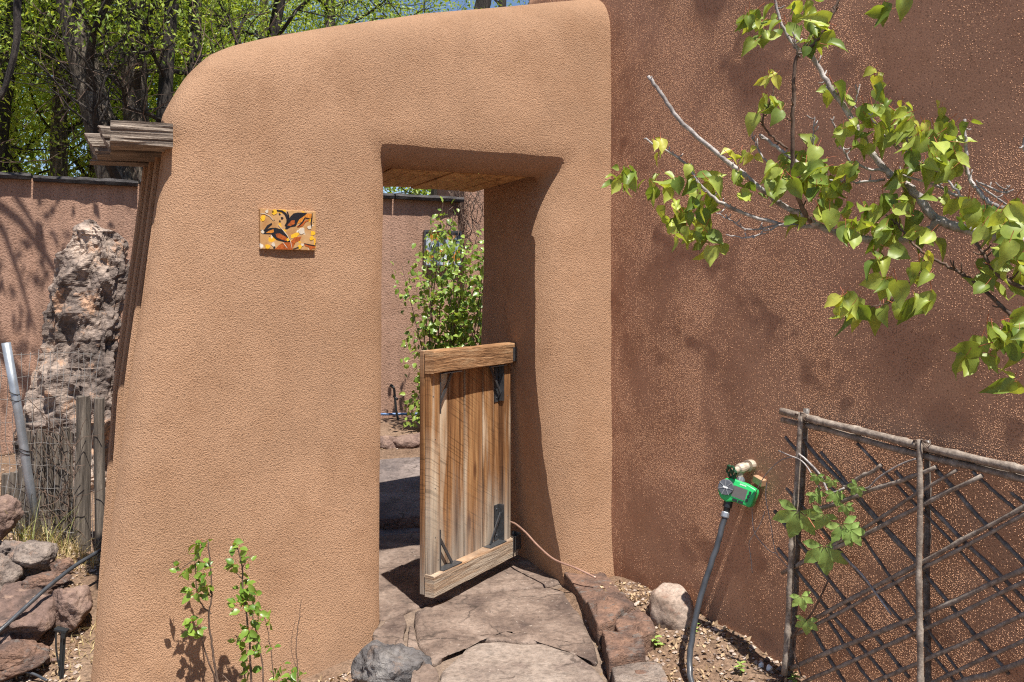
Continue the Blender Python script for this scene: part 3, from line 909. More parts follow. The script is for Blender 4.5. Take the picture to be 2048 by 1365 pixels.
for (z0, z1, nm) in ((1.138, 1.253, 'top_rail'), (0.008, 0.118, 'bottom_rail')):
    mb = MB()
    nseg = 24; vs = []; fs = []
    for i in range(nseg+1):
        x = -0.012 + 0.822*i/nseg
        w1 = 0.004*noise.noise((x*6, z0*9, 0)); w2 = 0.004*noise.noise((x*6, z0*9, 4))
        for (y, z) in ((0.002, z0+w1), (0.056, z0+w1+.002), (0.060, z0+w1+.006), (0.060+w2*.6, z1+w2-.006), (0.056, z1+w2), (0.002, z1+w2+.002)):
            vs.append(HG + GD*x + GN*y + Vector((0,0,z)))
    for i in range(nseg):
        for j in range(6): fs.append((i*6+j, i*6+(j+1)%6, (i+1)*6+(j+1)%6, (i+1)*6+j))
    fs += [tuple(range(6)), tuple(range(nseg*6, nseg*6+6))]
    mb.add(vs, fs); mb.build(nm, M['gate_rail'], gate)
# iron corner braces: a strap along the rail, a strap along the stile and a diagonal bar
def brace(x_in, zr, up, side):
    # x_in: inner face of stile; zr: face of rail; up: +1 brace rises from rail, -1 hangs; side: +1 runs towards larger x
    root = MB()
    L1, L2 = 0.17, 0.21
    root.box(GM(x_in + side*L1/2, 0.031, zr + up*0.002), (L1, 0.05, 0.005))
    root.box(GM(x_in - side*0.001 + side*0.003, 0.020, zr + up*L2/2), (0.006, 0.036, L2))
    o = root.build('corner_brace', M['iron'], gate)
    d = MB()
    a = HG + GD*(x_in + side*L1*.72) + GN*0.022 + Vector((0,0,zr+up*.008))
    b = HG + GD*(x_in + side*.012) + GN*0.022 + Vector((0,0,zr+up*L2*.78))
    m = Matrix.Translation((a+b)/2) @ (b-a).to_track_quat('X', 'Z').to_matrix().to_4x4()
    d.box(m, ((b-a).length, 0.006, 0.016)); d.build('diagonal_bar', M['iron'], o)
    return o
brace(0.724, 1.136, -1, -1); brace(0.107, 1.136, -1, 1); brace(0.724, 0.120, 1, -1); brace(0.107, 0.120, 1, 1)
for (zz0, zz1) in ((0.13, 0.33), (0.92, 1.12)):
    mb = MB(); mb.box(GM(0.135, 0.0025, (zz0+zz1)/2), (0.036, 0.004, zz1-zz0))
    o = mb.build('flat_strap', M['iron'], gate)
    for z in (zz0+.025, zz1-.025):
        b_ = MB(); mt = GM(0.135, 0.005, z) @ Matrix.Rotation(R(-90), 4, 'X'); b_.lathe(mt, [(0.006, 0), (0.005, 0.003), (0.002, 0.004)], 8); b_.build('bolt', M['iron'], o)
for z in (1.19, 0.09):
    mb = MB()
    mb.tube([HG + GD*-0.022 + GN*0.02 + Vector((0,0,z-.055)), HG + GD*-0.022 + GN*0.02 + Vector((0,0,z+.055))], 0.010, 10)
    mb.box(GM(0.012, 0.064, z), (0.07, 0.004, 0.08)); mb.box(GM(-0.034, 0.035, z), (0.004, 0.06, 0.10))
    mb.build('hinge', M['iron'], gate)
# nail heads
for (x, z) in [(0.765,0.3),(0.765,0.55),(0.765,0.8),(0.78,1.02),(0.06,0.25),(0.06,0.95),(0.74,0.18)]:
    b_ = MB(); b_.lathe(GM(x, 0.0335, z) @ Matrix.Rotation(R(-90), 4, 'X'), [(0.0045, 0), (0.003, 0.0015)], 7); b_.build('nail', M['iron'], gate)

# copper tube along the jamb foot
mb = MB()
cp = [P(1020,1044,4.98), P(1032,1049,4.92), P(1052,1066,4.80), P(1076,1092,4.69), P(1108,1119,4.57), P(1150,1136,4.46), P(1192,1156,4.38)]
def smooth_path(pts, n=8):
    out = []
    for i in range(len(pts)-1):
        p0 = pts[max(i-1,0)]; p1 = pts[i]; p2 = pts[i+1]; p3 = pts[min(i+2, len(pts)-1)]
        for k in range(n):
            t = k/n
            out.append(0.5*((2*p1) + (p2-p0)*t + (2*p0-5*p1+4*p2-p3)*t*t + (3*p1-p0-3*p2+p3)*t**3))
    out.append(pts[-1]); return out
mb.tube(smooth_path(cp), 0.0055, 8)
tag(mb.build('copper_tube', M['copper'], smooth=True), 'thin copper tube running from the gate hinge down to the edging stones', 'tube')

# ------------------------------------------------------------------ painted tile set in the wall
TA = math.atan2(0.4226, 0.906) + 0.147
TX = Vector((math.cos(TA), math.sin(TA), 0)); TN = Vector((math.sin(TA), -math.cos(TA), 0))
TC = W(1.763, -0.028, 1.838)
def tmat(u=0, v=0, o=0, tilt=0.0):
    m = Matrix(((TX.x, 0, TN.x, 0), (TX.y, 0, TN.y, 0), (0, 1, 0, 0), (0, 0, 0, 1)))
    m.translation = TC + TX*u + Vector((0,0,v)) + TN*o
    return m
tile = empty('art_tile', TC, 'small tan painted tile with black and orange creature shapes set in the garden wall', 'tile')
def tile_mat():
    t = NT('tile_glaze', 0.35, 0.5)
    base = t.ramp(t.noise(14, 4, 0.6), [(0.3, (0.36,0.17,0.06)), (0.5, (0.46,0.26,0.11)), (0.7, (0.54,0.34,0.17))])
    y = t.ramp(t.noise(17, 2, 0.5, t.coord((1,1,1), (1,0,2))), [(0.60, 0.0), (0.645, 1.0)])
    base = t.mix(y, base, (0.72, 0.38, 0.03))
    wh = t.ramp(t.noise(21, 2, 0.5, t.coord((1,1,1), (2,1,0))), [(0.64, 0.0), (0.68, 1.0)])
    base = t.mix(wh, base, (0.72, 0.66, 0.56))
    dk = t.ramp(t.voro(46), [(0.10, 1.0), (0.16, 0.0)])
    base = t.mix(t.math('MULTIPLY', dk, t.ramp(t.noise(9), [(0.5, 0.0), (0.55, 1.0)])), base, (0.02, 0.012, 0.012))
    t.color(base); return t.m
M['tile'] = tile_mat()
M['ink'] = plain('black_glaze', (0.016,0.016,0.02), 0.3, 0, 0.3, 200, 0.5)
M['rust'] = plain('rust_glaze', (0.36,0.085,0.02), 0.3, 0, 0.4, 120, 0.5)
M['orange'] = plain('orange_glaze', (0.55,0.20,0.03), 0.3, 0, 0.3, 150, 0.5)
M['yellow'] = plain('yellow_glaze', (0.75,0.42,0.03), 0.3, 0, 0.2, 150, 0.5)
M['cream'] = plain('cream_glaze', (0.58,0.50,0.40), 0.3, 0, 0.1, 150, 0.5)
mb = MB(); mb.box(tmat(0, 0, -0.018), (0.262, 0.184, 0.05)); mb.build('slab', M['tile'], tile, bevel=0.003)
def tpoly(pts, mname, o):
    """outline measured on a 1950 x 1365 enlargement of the tile"""
    q_ = [((x-925)/1055*0.262, (670-y)/715*0.184) for x, y in pts]
    q_ = [(max(-.130, min(.130, a)), max(-.091, min(.091, b))) for a, b in q_]
    m_ = MB(); m_.prism(tmat(0, 0, 0.0072), q_, 0, o); m_.build('painted_shape', M[mname], tile)
def tstroke(pts, wd, mname, o):
    a = []; b = []
    n = len(pts)
    for i in range(n):
        x, y = pts[i]; x2, y2 = pts[min(i+1, n-1)]; x1, y1 = pts[max(i-1, 0)]
        dx, dy = x2-x1, y2-y1; l_ = math.hypot(dx, dy) or 1
        wi = wd*(0.35 + 0.65*math.sin(math.pi*min(max((i+.3)/(n-.4), 0.1), .9)))
        a.append((x-dy/l_*wi/2, y+dx/l_*wi/2)); b.append((x+dy/l_*wi/2, y-dx/l_*wi/2))
    tpoly(a + b[::-1], mname, o)
tpoly([(480,690),(580,650),(680,640),(800,670),(880,740),(950,820),(970,880),(900,905),(800,880),(700,860),(630,800),(600,760),(520,760),(440,760),(400,690)], 'ink', .0006)
tpoly([(500,740),(560,700),(640,670),(650,720),(600,740)], 'orange', .0009)
tpoly([(680,750),(760,740),(860,790),(940,840),(880,870),(800,850),(700,810)], 'rust', .0009)
tpoly([(880,840),(930,800),(950,850),(900,880)], 'yellow', .0012)
tpoly([(860,660),(880,560),(960,430),(1020,370),(1100,350),(1280,350),(1240,400),(1130,480),(1060,600),(960,620),(900,660)], 'ink', .0006)
tpoly([(1080,560),(1130,470),(1220,410),(1290,355),(1370,360),(1380,420),(1350,450),(1270,450),(1180,520)], 'orange', .0009)
tpoly([(900,590),(980,500),(1040,490),(1040,560),(960,600)], 'rust', .0009)
tpoly([(1080,600),(1180,540),(1260,480),(1330,480),(1250,520),(1200,590),(1100,620)], 'rust', .0010)
tpoly([(670,1025),(740,950),(820,900),(960,890),(1040,800),(1170,780),(1140,850),(1060,890),(1010,980),(1000,1030)], 'rust', .0007)
tpoly([(1220,900),(1300,910),(1440,950),(1440,985),(1390,990),(1350,1020),(1310,970),(1240,950)], 'rust', .0007)
tpoly([(970,760),(1080,710),(1140,730),(1080,790),(980,820)], 'yellow', .0006)
for c_, r_, mn in [((1390,710),45,'yellow'),((1370,800),40,'yellow'),((1140,970),36,'yellow'),((530,980),46,'yellow'),((450,480),46,'yellow'),((660,360),50,'yellow'),((1180,680),60,'cream'),((1330,610),40,'cream'),((440,720),30,'cream'),((1190,930),28,'cream'),((640,940),34,'cream'),((520,360),30,'cream'),((800,465),24,'ink'),((630,360),20,'ink'),((655,995),20,'ink'),((755,395),18,'ink'),((760,520),16,'ink')]:
    tpoly([(c_[0]+r_*(1+.25*math.sin(3*a+c_[0]))*math.cos(a), c_[1]+r_*(1+.25*math.cos(2*a+c_[1]))*math.sin(a)) for a in np.linspace(0, 2*math.pi, 10, endpoint=False)], mn, .0013)
tstroke([(700,335),(800,340),(870,390),(905,470),(900,540),(860,600)], 44, 'ink', .0014)
tstroke([(900,345),(925,420),(930,480),(890,560)], 30, 'ink', .0014)
tstroke([(1380,350),(1375,430),(1360,520),(1370,600)], 26, 'ink', .0014)
tstroke([(1330,450),(1240,440),(1190,520),(1110,600)], 26, 'ink', .0015)
tstroke([(480,690),(540,620),(610,570)], 44, 'ink', .0014)
tstroke([(1010,1010),(1090,985),(1120,975)], 18, 'ink', .0014)
tstroke([(1225,905),(1330,925),(1440,940),(1445,890)], 18, 'ink', .0016)
tstroke([(730,590),(820,680),(900,770),(960,870),(990,1000)], 12, 'cream', .0018)
tstroke([(405,400),(480,400),(570,440),(640,515)], 12, 'cream', .0018)
tstroke([(820,900),(860,950),(900,1000)], 12, 'cream', .0018)

# second, square art panel hanging in the courtyard
AP = BWp((BB-BA).length + 0.55, 0.02, 0); apY = AP.y
pan = empty('wall_artwork', BWp((BB-BA).length+0.48, 0.03, 2.0), 'square blue-grey and amber art panel on the courtyard wall behind the sapling', 'artwork')
def panel_mat():
    t = NT('panel_paint', 0.4, 0.5)
    a = t.ramp(t.noise(9, 4, 0.6), [(0.42, (0.03,0.04,0.055)), (0.5, (0.20,0.26,0.33)), (0.6, (0.42,0.47,0.50))])
    b = t.ramp(t.noise(7, 3, 0.6, t.coord((1,1,1), (1,2,0))), [(0.50, 0.0), (0.56, 1.0)])
    t.color(t.mix(b, a, (0.50, 0.22, 0.03))); return t.m
mb = MB(); mb.box(Matrix.Translation(BWp((BB-BA).length+0.46, 0.03, 2.02)) @ Matrix.Rotation(ang, 4, 'Z'), (0.40, 0.03, 0.36)); mb.build('painted_board', panel_mat(), pan)
mb = MB()
for (u, v, a_, b_) in ((0,-.185,.42,.02),(0,.185,.42,.02),(-.205,0,.02,.36),(.205,0,.02,.36)):
    mb.box(Matrix.Translation(BWp((BB-BA).length+0.46+u, 0.035, 2.02+v)) @ Matrix.Rotation(ang, 4, 'Z'), (a_, 0.045, b_))
mb.build('frame', M['iron'], pan)

# ------------------------------------------------------------------ left: pipe post, wire mesh and stake fence
pf = empty('wire_fence', P(78,1085,4.8), 'leaning galvanised pipe post carrying rusty wire mesh', 'fence')
mb = MB()
a = P(12, 686, 4.72); b = P(80, 1092, 4.85)
mb.tube([a, a.lerp(b, .33) + Vector((.004,0,0)), a.lerp(b, .66), b + (b-a)*.1], 0.0235, 18); mb.build('pipe_post', M['galv'], pf, smooth=False)
for o_ in (bpy.data.objects['pipe_post'],): shade(o_.data)
mb = MB()
for f in (0.24, 0.27, 0.52, 0.535):
    c = a.lerp(b, f)
    mb.tube([c + Vector((0.027*math.cos(t), 0.027*math.sin(t), 0.012*math.sin(t+f*20))) for t in np.linspace(0, 6.3, 14)], 0.0022, 5)
mb.build('wire_tie', M['bark_dark'], pf)
mb = MB()
FA = P(-60, 688, 4.66); FB = P(186, 722, 5.02)
def fence_pt(u, v):          # u along 0..1, v downwards in metres
    p = FA.lerp(FB, u); p.z = FA.z + (FB.z-FA.z)*u - v
    sag = 0.03*math.sin(u*math.pi*1.6+.3)
    p.z -= sag*(1 if v < .5 else .3)
    p.x += 0.020*noise.noise((u*7, v*5, 2)) + 0.10*max(0, 0.45-v)*(u-.2); p.y += 0.03*noise.noise((u*5, v*4, 7)); p.z += 0.012*noise.noise((u*8, v*6, 9))
    return p
for i in range(19):
    u = i/18
    mb.tube([fence_pt(u + 0.012*noise.noise((i*3.1, v*6, 0)), v) for v in np.linspace(-.01 if i % 3 else -.03, 1.05, 22)], 0.0016, 4, 0, False)
for j in range(9):
    v = 0.0 + j*0.128
    mb.tube([fence_pt(u, v) for u in np.linspace(0, 1, 40)], 0.0016, 4, 0, False)
mb.build('wire_mesh', M['wire'], pf)

sf = empty('stake_fence', P(150,1120,4.98), 'fence of rough grey split stakes behind the wire mesh', 'fence')
random.seed(3)
STK = [(166,793,1128,4.99,.088),(199,797,1140,4.95,.066)]
x = 58
while x < 152:
    STK.append((x, 866 - (x-58)*0.12 + random.uniform(-10, 16), 1085 + (x-58)*.3, 5.0 + random.uniform(-.03,.05), random.uniform(.034,.056))); x += random.uniform(9, 14)
x = -60
while x < 58:
    STK.append((x, 938 + random.uniform(-12, 14), 1075, 5.18 + random.uniform(-.03,.05), random.uniform(.036,.056))); x += random.uniform(11, 15)
for i, (x, y0, y1, Y, wd) in enumerate(STK):
    t_ = P(x + (4 if i > 1 else 0)*random.uniform(-1,1), y0, Y); b_ = P(x, y1, Y)
    n = 14; m = 9; vs = []; fs = []
    for k in range(m+1):
        f = k/m; c = b_.lerp(t_, f)
        bend = 0.008*noise.noise((i*5.3, f*2, 0))
        for j in range(n):
            th = 2*math.pi*j/n
            r = wd/2*(1.05-.12*f)*(1 + .20*noise.noise((math.cos(th)*1.6+i*3, math.sin(th)*1.6, f*1.2)) - .22*abs(noise.noise((math.cos(th)*4+i, math.sin(th)*4, f*1.5))))
            vs.append((c.x + bend + r*math.cos(th), c.y + r*math.sin(th), c.z + (0.012*noise.noise((th, i, 0)) if k == m else 0)))
    for k in range(m):
        for j in range(n): fs.append((k*n+j, k*n+(j+1)%n, (k+1)*n+(j+1)%n, (k+1)*n+j))
    fs += [tuple(range(n)), tuple(range(m*n, m*n+n))]
    mb = MB(); mb.add(vs, fs)
    o = mb.build('stake', M['stake_wood'], sf)
    if i < 2: o['label'] = ['thicker tall dark post of the stake fence', 'thinner tall post nearest the adobe wall'][i]

# drip hose and sprinkler stake
mb = MB(); mb.tube(smooth_path([P(232,1080,4.55), P(196,1104,4.38), P(150,1132,4.22), P(100,1171,4.05), P(52,1214,3.92), P(4,1258,3.80), P(-70,1320,3.66)]), 0.0098, 10)
tag(mb.build('drip_hose', M['rubber'], smooth=True), 'black drip hose arching over the rocks at the left', 'hose')
mb = MB(); mb.tube(smooth_path([P(-40,1352,3.62), P(20,1344,3.66), P(60,1346,3.68), P(95,1362,3.66)]), 0.006, 8)
tag(mb.build('drip_line', M['rubber'], smooth=True), 'thin dark drip line in the bottom left corner', 'hose')
sk = empty('sprinkler_stake', P(123,1352,3.70), 'black plastic sprinkler stake pushed into the soil left of the wall', 'sprinkler')
mb = MB()
t_ = P(127,1262,3.70); b_ = P(121,1372,3.70)
dv = (t_-b_)
for rot in (0, 90):
    m4 = Matrix.Translation((t_+b_)/2) @ dv.to_track_quat('Z', 'Y').to_matrix().to_4x4() @ Matrix.Rotation(R(rot+20), 4, 'Z')
    mb.box(m4, (0.022 if rot else 0.03, 0.006, dv.length))
mb.build('spike', M['blackplastic'], sk)
mb = MB(); m4 = Matrix.Translation(t_ + Vector((-.008,0,.004))) @ Matrix.Rotation(R(12), 4, 'Y')
mb.box(m4, (0.055, 0.03, 0.012)); mb.box(m4 @ Matrix.Translation((0.016,0,-.015)), (0.02, 0.028, 0.03)); mb.build('head', M['blackplastic'], sk, bevel=0.002)
mb = MB(); mb.tube(smooth_path([t_ + Vector((-.03,-.005,0)), P(112,1290,3.69), P(114,1312,3.69), P(119,1335,3.69)]), 0.004, 6); mb.build('feed_tube', M['blackplastic'], sk)

# courtyard: iron stake and blue tube along the bed
mb = MB()
bp = P(788,776,8.75); 
mb.tube([Vector((bp.x+.05, bp.y, 0.2)), P(792,820,8.75), bp], 0.014, 6); mb.tube([bp, bp + Vector((-.04,0,.03))], 0.018, 6); mb.tube([P(786,792,8.75), P(796,800,8.75)], .012, 6)
tag(mb.build('iron_stake', M['blackplastic']), 'dark iron stake standing in the far planting bed', 'stake')
mb = MB(); mb.tube([P(600,828,8.85) , P(770,829,8.85), P(850,828,8.9), P(960,832,8.9)], 0.014, 6)
tag(mb.build('blue_tube', M['blueline']), 'thin blue tube along the foot of the courtyard wall', 'tube')

# ------------------------------------------------------------------ spigot, watering timer and hose
SPG = H(1.035, -0.02, 0.775)
sp = empty('spigot', SPG, 'painted outdoor spigot with green wheel handle on the house wall', 'faucet')
out_ = (NH + Vector((0,0,-0.16))).normalized()
qx = out_.to_track_quat('Z', 'Y').to_matrix().to_4x4()
mb = MB(); m4 = Matrix.Translation(SPG + NH*0.01) @ NH.to_track_quat('Z', 'Y').to_matrix().to_4x4() @ Matrix.Rotation(R(20), 4, 'Z')
mb.prism(m4, [(0.036*math.cos(a), 0.026*math.sin(a)) for a in np.linspace(0, 2*math.pi, 16, endpoint=False)], -0.03, 0.02); mb.build('flange', M['brass'], sp, bevel=0.002)
mb = MB(); m4 = Matrix.Translation(SPG + NH*0.02) @ qx
mb.lathe(m4, [(0.017,0),(0.017,0.02),(0.022,0.025),(0.024,0.045),(0.022,0.062),(0.015,0.068),(0.015,0.085),(0.011,0.09),(0.011,0.10)], 16)
vp = SPG + NH*0.065 + Vector((0,0,-0.012))
mb.tube([vp, vp + Vector((0,0,-0.045)) + NH*0.012], [0.015, 0.014], 12)
mb.build('valve_body', M['brass'], sp, smooth=False)
wc = SPG + NH*0.02 + out_*0.105
mb = MB(); m4 = Matrix.Translation(wc) @ qx
ring = [m4 @ Vector(((0.026+.0035*math.cos(a*6))*math.cos(a), (0.026+.0035*math.cos(a*6))*math.sin(a), 0)) for a in np.linspace(0, 2*math.pi, 37)]
mb.tube(ring, 0.0055, 6, 0, False)
for k in range(4):
    a = k*math.pi/2 + .4
    mb.tube([m4 @ Vector((0.006*math.cos(a), 0.006*math.sin(a), 0)), m4 @ Vector((0.025*math.cos(a), 0.025*math.sin(a), 0))], 0.0045, 5)
mb.lathe(m4, [(0.009,-0.006),(0.009,0.004),(0.005,0.006)], 10)
mb.build('wheel_handle', M['greenwheel'], sp)
mb = MB(); mb.box(Matrix.Translation(H(1.10, 0.0, 0.72)) @ Matrix.Rotation(math.atan2(UH.y, UH.x), 4, 'Z') @ Matrix.Rotation(R(14), 4, 'Y'), (0.055, 0.03, 0.03))
tag(mb.build('wall_patch', M['plate'], bevel=0.002), 'small tan patch plate on the house wall under the spigot', 'plate')

TMC = P(1475, 985, 3.74)
fn = Vector((-0.50, -0.84, 0.20)).normalized(); rx_ = Vector((0.84, -0.50, 0)).normalized(); ry_ = fn.cross(rx_)
if ry_.z < 0: ry_ = -ry_
ro = Matrix((( rx_.x, ry_.x, fn.x, 0), (rx_.y, ry_.y, fn.y, 0), (rx_.z, ry_.z, fn.z, 0), (0,0,0,1)))
TMX = Matrix.Translation(TMC) @ ro @ Matrix.Rotation(R(-13), 4, 'Z')
tm = empty('watering_timer', TMC, 'bright green hose timer with grey dial and small screen', 'timer')
S_t = 0.0022      # metres per photo pixel at that distance
def rr_poly(x0, y0, x1, y1, r, n=5):
    pts = []
    for (cx, cy, a0) in ((x1-r, y1-r, 0), (x0+r, y1-r, 90), (x0+r, y0+r, 180), (x1-r, y0+r, 270)):
        for k in range(n): pts.append((cx + r*math.cos(R(a0+90*k/(n-1))), cy + r*math.sin(R(a0+90*k/(n-1)))))
    return pts
body = [(-.060,.044),(-.035,.052),(.030,.050),(.078,.040),(.084,.028),(.080,-.030),(.072,-.044),(.000,-.042),(-.030,-.056),(-.062,-.046),(-.080,-.020),(-.080,.018)]
mb = MB(); mb.prism(TMX, body, -0.032, 0.022); tb_ = mb.build('body', M['greenplastic'], tm, bevel=0.007); shade(tb_.data)
mb = MB(); mb.prism(TMX, rr_poly(-.034,-.026,.052,.030,.005), 0.018, 0.0235); fr = mb.build('bezel', M['greenplastic'], tm, bevel=0.001)
mb = MB(); mb.prism(TMX, rr_poly(-.016,-.022,.046,.026,.003), 0.0236, 0.0242); mb.build('screen', M['screen'], fr)
mb = MB(); mb.lathe(TMX @ Matrix.Translation((-.047, .006, 0.0)), [(0.035,0.0),(0.035,0.028),(0.032,0.034),(0.0,0.0345)], 28); dial = mb.build('dial', M['greyplastic'], tm)
mb = MB()
for k in range(7):
    a = k*2*math.pi/7
    mb.box(TMX @ Matrix.Translation((-.047, .006, 0.0352)) @ Matrix.Rotation(a, 4, 'Z') @ Matrix.Translation((0.020,0,0)), (0.030, 0.0035, 0.0012))
mb.build('dial_mark', M['greylight'], dial)
mb = MB(); mb.box(TMX @ Matrix.Translation((-.047, .006, 0.0365)), (0.022, 0.007, 0.0014)); mb.build('dial_plate', M['white'], dial)
for k in range(3):
    mb = MB(); mb.box(TMX @ Matrix.Translation((0.059 - k*.003, 0.018 - k*0.018, 0.0235)), (0.010, 0.013, 0.004)); mb.build('button', M['blackplastic'], tm, bevel=0.001)
for k in range(2):
    mb = MB(); mb.box(TMX @ Matrix.Translation((0.004 + k*.026, -0.034, 0.0235)), (0.023, 0.010, 0.004)); mb.build('button', M['blackplastic'], tm, bevel=0.001)
mb = MB()
for k in range(7): mb.box(TMX @ Matrix.Translation((0.008 + k*.0042, 0.0385 + (0.0008 if k % 3 else 0), 0.0222)), (0.0030, 0.0055 + .0016*(k % 3 == 0), 0.0010))
mb.build('lettering', M['white'], tm)
inl = vp + Vector((0,0,-0.045)) + NH*0.012
mb = MB(); mb.tube([inl + Vector((0,0,.012)), inl + Vector((0,0,-.004)), TMX @ Vector((-.002,.052,-.004)), TMX @ Vector((-.002,.044,-.004))], [0.020,0.021,0.019,0.019], 14); mb.build('inlet_collar', M['greyplastic'], tm)
ob_ = TMX @ Vector((-.028,-.050,-.004)); oc_ = ob_ + Vector((-.012,-.006,-.045))
mb = MB(); mb.tube([ob_, ob_.lerp(oc_, .6)], 0.020, 12); mb.tube([ob_.lerp(oc_, .6), oc_ + Vector((-.004,0,-.03))], [0.015,0.013], 12); mb.build('outlet', M['blackplastic'], tm)
hs0 = oc_ + Vector((-.004,0,-.012))
hose = empty('garden_hose', P(1384,1372,3.58), 'dark grey garden hose hanging from the green timer to the soil', 'hose')
hp = smooth_path([hs0, P(1436,1085,3.72), P(1418,1140,3.69), P(1398,1205,3.66), P(1384,1275,3.62), P(1379,1330,3.57), P(1384,1372,3.50), P(1398,1430,3.40)], 8)
mb = MB(); mb.tube([p + Vector((noise.noise((i*.35, 0, 0)), 0, 0))*.004 for i, p in enumerate(hp)], 0.0128, 12); mb.build('tube', M['rubber'], hose, smooth=True)
mb = MB(); dd = (hp[2]-hp[0]).normalized(); mb.lathe(Matrix.Translation(hp[0] - dd*0.01) @ dd.to_track_quat('Z','Y').to_matrix().to_4x4(), [(0.0165,0),(0.0185,0.004),(0.0185,0.022),(0.0165,0.026)], 14); mb.build('clamp', M['galv'], hose)

# pale stone shards on the soil by the wall
for i, (x, y, Y) in enumerate(((1521,1312,3.60),(1538,1318,3.57))):
    p = P(x, y, Y); p.z = gz(p.x, p.y) + .006
    tag(rock('stone_shard', p, (.032,.022,.045), 90+i, M['white'], sub=2, facets=8, cut=(.4,.8)), ['left pale stone shard on the soil near the trellis foot', 'right pale stone shard on the soil near the trellis foot'][i], 'stone', 'pale stone shards')

# ------------------------------------------------------------------ bamboo trellis against the house wall
def TRL(px, py, o=0.08):
    """point of the trellis plane (offset o from the house wall) measured at a photo pixel"""
    k = (px-1024)/F
    d = (k*(CY+NH.y*o) - (CX+NH.x*o)) / (UH.x - k*UH.y)
    p = H(d, o, 0); p.z = EYE - (py-HOR)/F*p.y
    return p
def c3(cx, cy): return (1500 + cx/2.334, 780 + cy/2.334)
tr = empty('bamboo_trellis', TRL(1570,1345), 'leaning bamboo lattice trellis against the house wall', 'trellis')
def cane(name, p0, p1, r, mat, nodes=5, ext=0.0, sag=0.004, seed=0):
    p0 = Vector(p0); p1 = Vector(p1); d = p1-p0; p1 = p1 + d*ext
    pts = []; rad = []
    n = nodes*4
    for i in range(n+1):
        f = i/n
        p = p0.lerp(p1, f) + Vector((0,0,-sag*math.sin(math.pi*f))) + Vector((noise.noise((f*3, seed, 0)), noise.noise((f*3, seed, 5)), noise.noise((f*3, seed, 9))))*0.0055 + Vector((0, 0, 0.003*noise.noise((f*9, seed, 3))))
        pts.append(p); rad.append(r*(1.22 if i % 4 == 0 and 0 < i < n else 1.0)*(1-.12*f))
        if i % 4 == 0 and 0 < i < n:
            pts.append(p + d.normalized()*r*.5); rad.append(r)
    mb = MB(); mb.tube(pts, rad, 8)
    o = mb.build(name, mat, tr); shade(o.data)
    return o
# uprights (front and back pairs) and top rails
cane('post', TRL(*c3(160,1330), .11), TRL(*c3(240,105), .085), 0.0135, M['bamboo'], 6, sag=0)
cane('post', TRL(*c3(186,1330), .05), TRL(*c3(264,88), .035), 0.0145, M['bamboo_dark'], 6, sag=0)
cane('post', TRL(*c3(793,1560), .11), TRL(*c3(792,232), .09), 0.0115, M['bamboo'], 6, sag=0)
cane('post', TRL(*c3(828,1560), .05), TRL(*c3(828,236), .035), 0.0125, M['bamboo_dark'], 6, sag=0)
cane('post', TRL(2110, 1500, .11), TRL(2110, 945, .09), 0.012, M['bamboo'], 6, sag=0)
cane('top_rail', TRL(*c3(145,100), .075), TRL(*c3(1290,375), .075), 0.0150, M['bamboo'], 7, .35, seed=2)
cane('top_rail', TRL(*c3(150,140), .060), TRL(*c3(1290,415), .060), 0.0125, M['bamboo'], 7, .35, seed=3)
cane('top_rail', TRL(*c3(230,120), .048), TRL(*c3(1290,392), .048), 0.0110, M['bamboo_dark'], 7, .35, seed=4)
for (cx_, cy_) in ((238,135),(262,130),(795,262),(828,262)):       # lashings
    p_ = TRL(*c3(cx_, cy_), .072); mb = MB()
    for k in range(5):
        a0 = k*1.3
        mb.tube([p_ + UH*0.020*math.cos(t_+a0) + NH*0.026*math.sin(t_+a0) + Vector((0,0,0.022*math.sin(t_*1.0+k))) for t_ in np.linspace(0, 6.3, 12)], 0.0014, 4)
    mb.build('lashing', M['twig_brown'], tr)
RISE = [((435,455),(615,350)),((300,560),(870,360)),((210,830),(965,375)),((150,855),(1085,400)),((300,1070),(1290,535)),((190,1155),(1290,575)),
        ((180,1305),(1290,835)),((250,1365),(1290,895)),((560,1375),(1290,1040)),((930,1380),(1290,1262)),((620,1470),(1290,1160))]
for i, (a_, b_) in enumerate(RISE):
    cane('lattice_cane', TRL(*c3(*a_), .085), TRL(*c3(*b_), .085), 0.0080 + .0012*math.sin(i*2.3), M['bamboo'], 5, .0 if b_[0] < 1200 else .25, seed=i)
FALL = [((165,220),(420,500)),((250,235),(800,830)),((330,290),(820,850)),((500,250),(1290,1070)),((680,380),(1290,990)),((870,375),(1290,820)),((1040,380),(1260,575)),
        ((170,460),(960,1365)),((115,565),(745,1345)),((130,740),(665,1375)),((520,680),(1005,1360)),((820,860),(1210,1330)),((290,1120),(445,1370)),((360,1070),(570,1370)),
        ((1220,475),(1300,540))]
for i, (a_, b_) in enumerate(FALL):
    cane('lattice_cane', TRL(*c3(*a_), .062), TRL(*c3(*b_), .062), 0.0074 + .0012*math.sin(i*1.7), M['bamboo_dark'], 5, .0, seed=i+30)

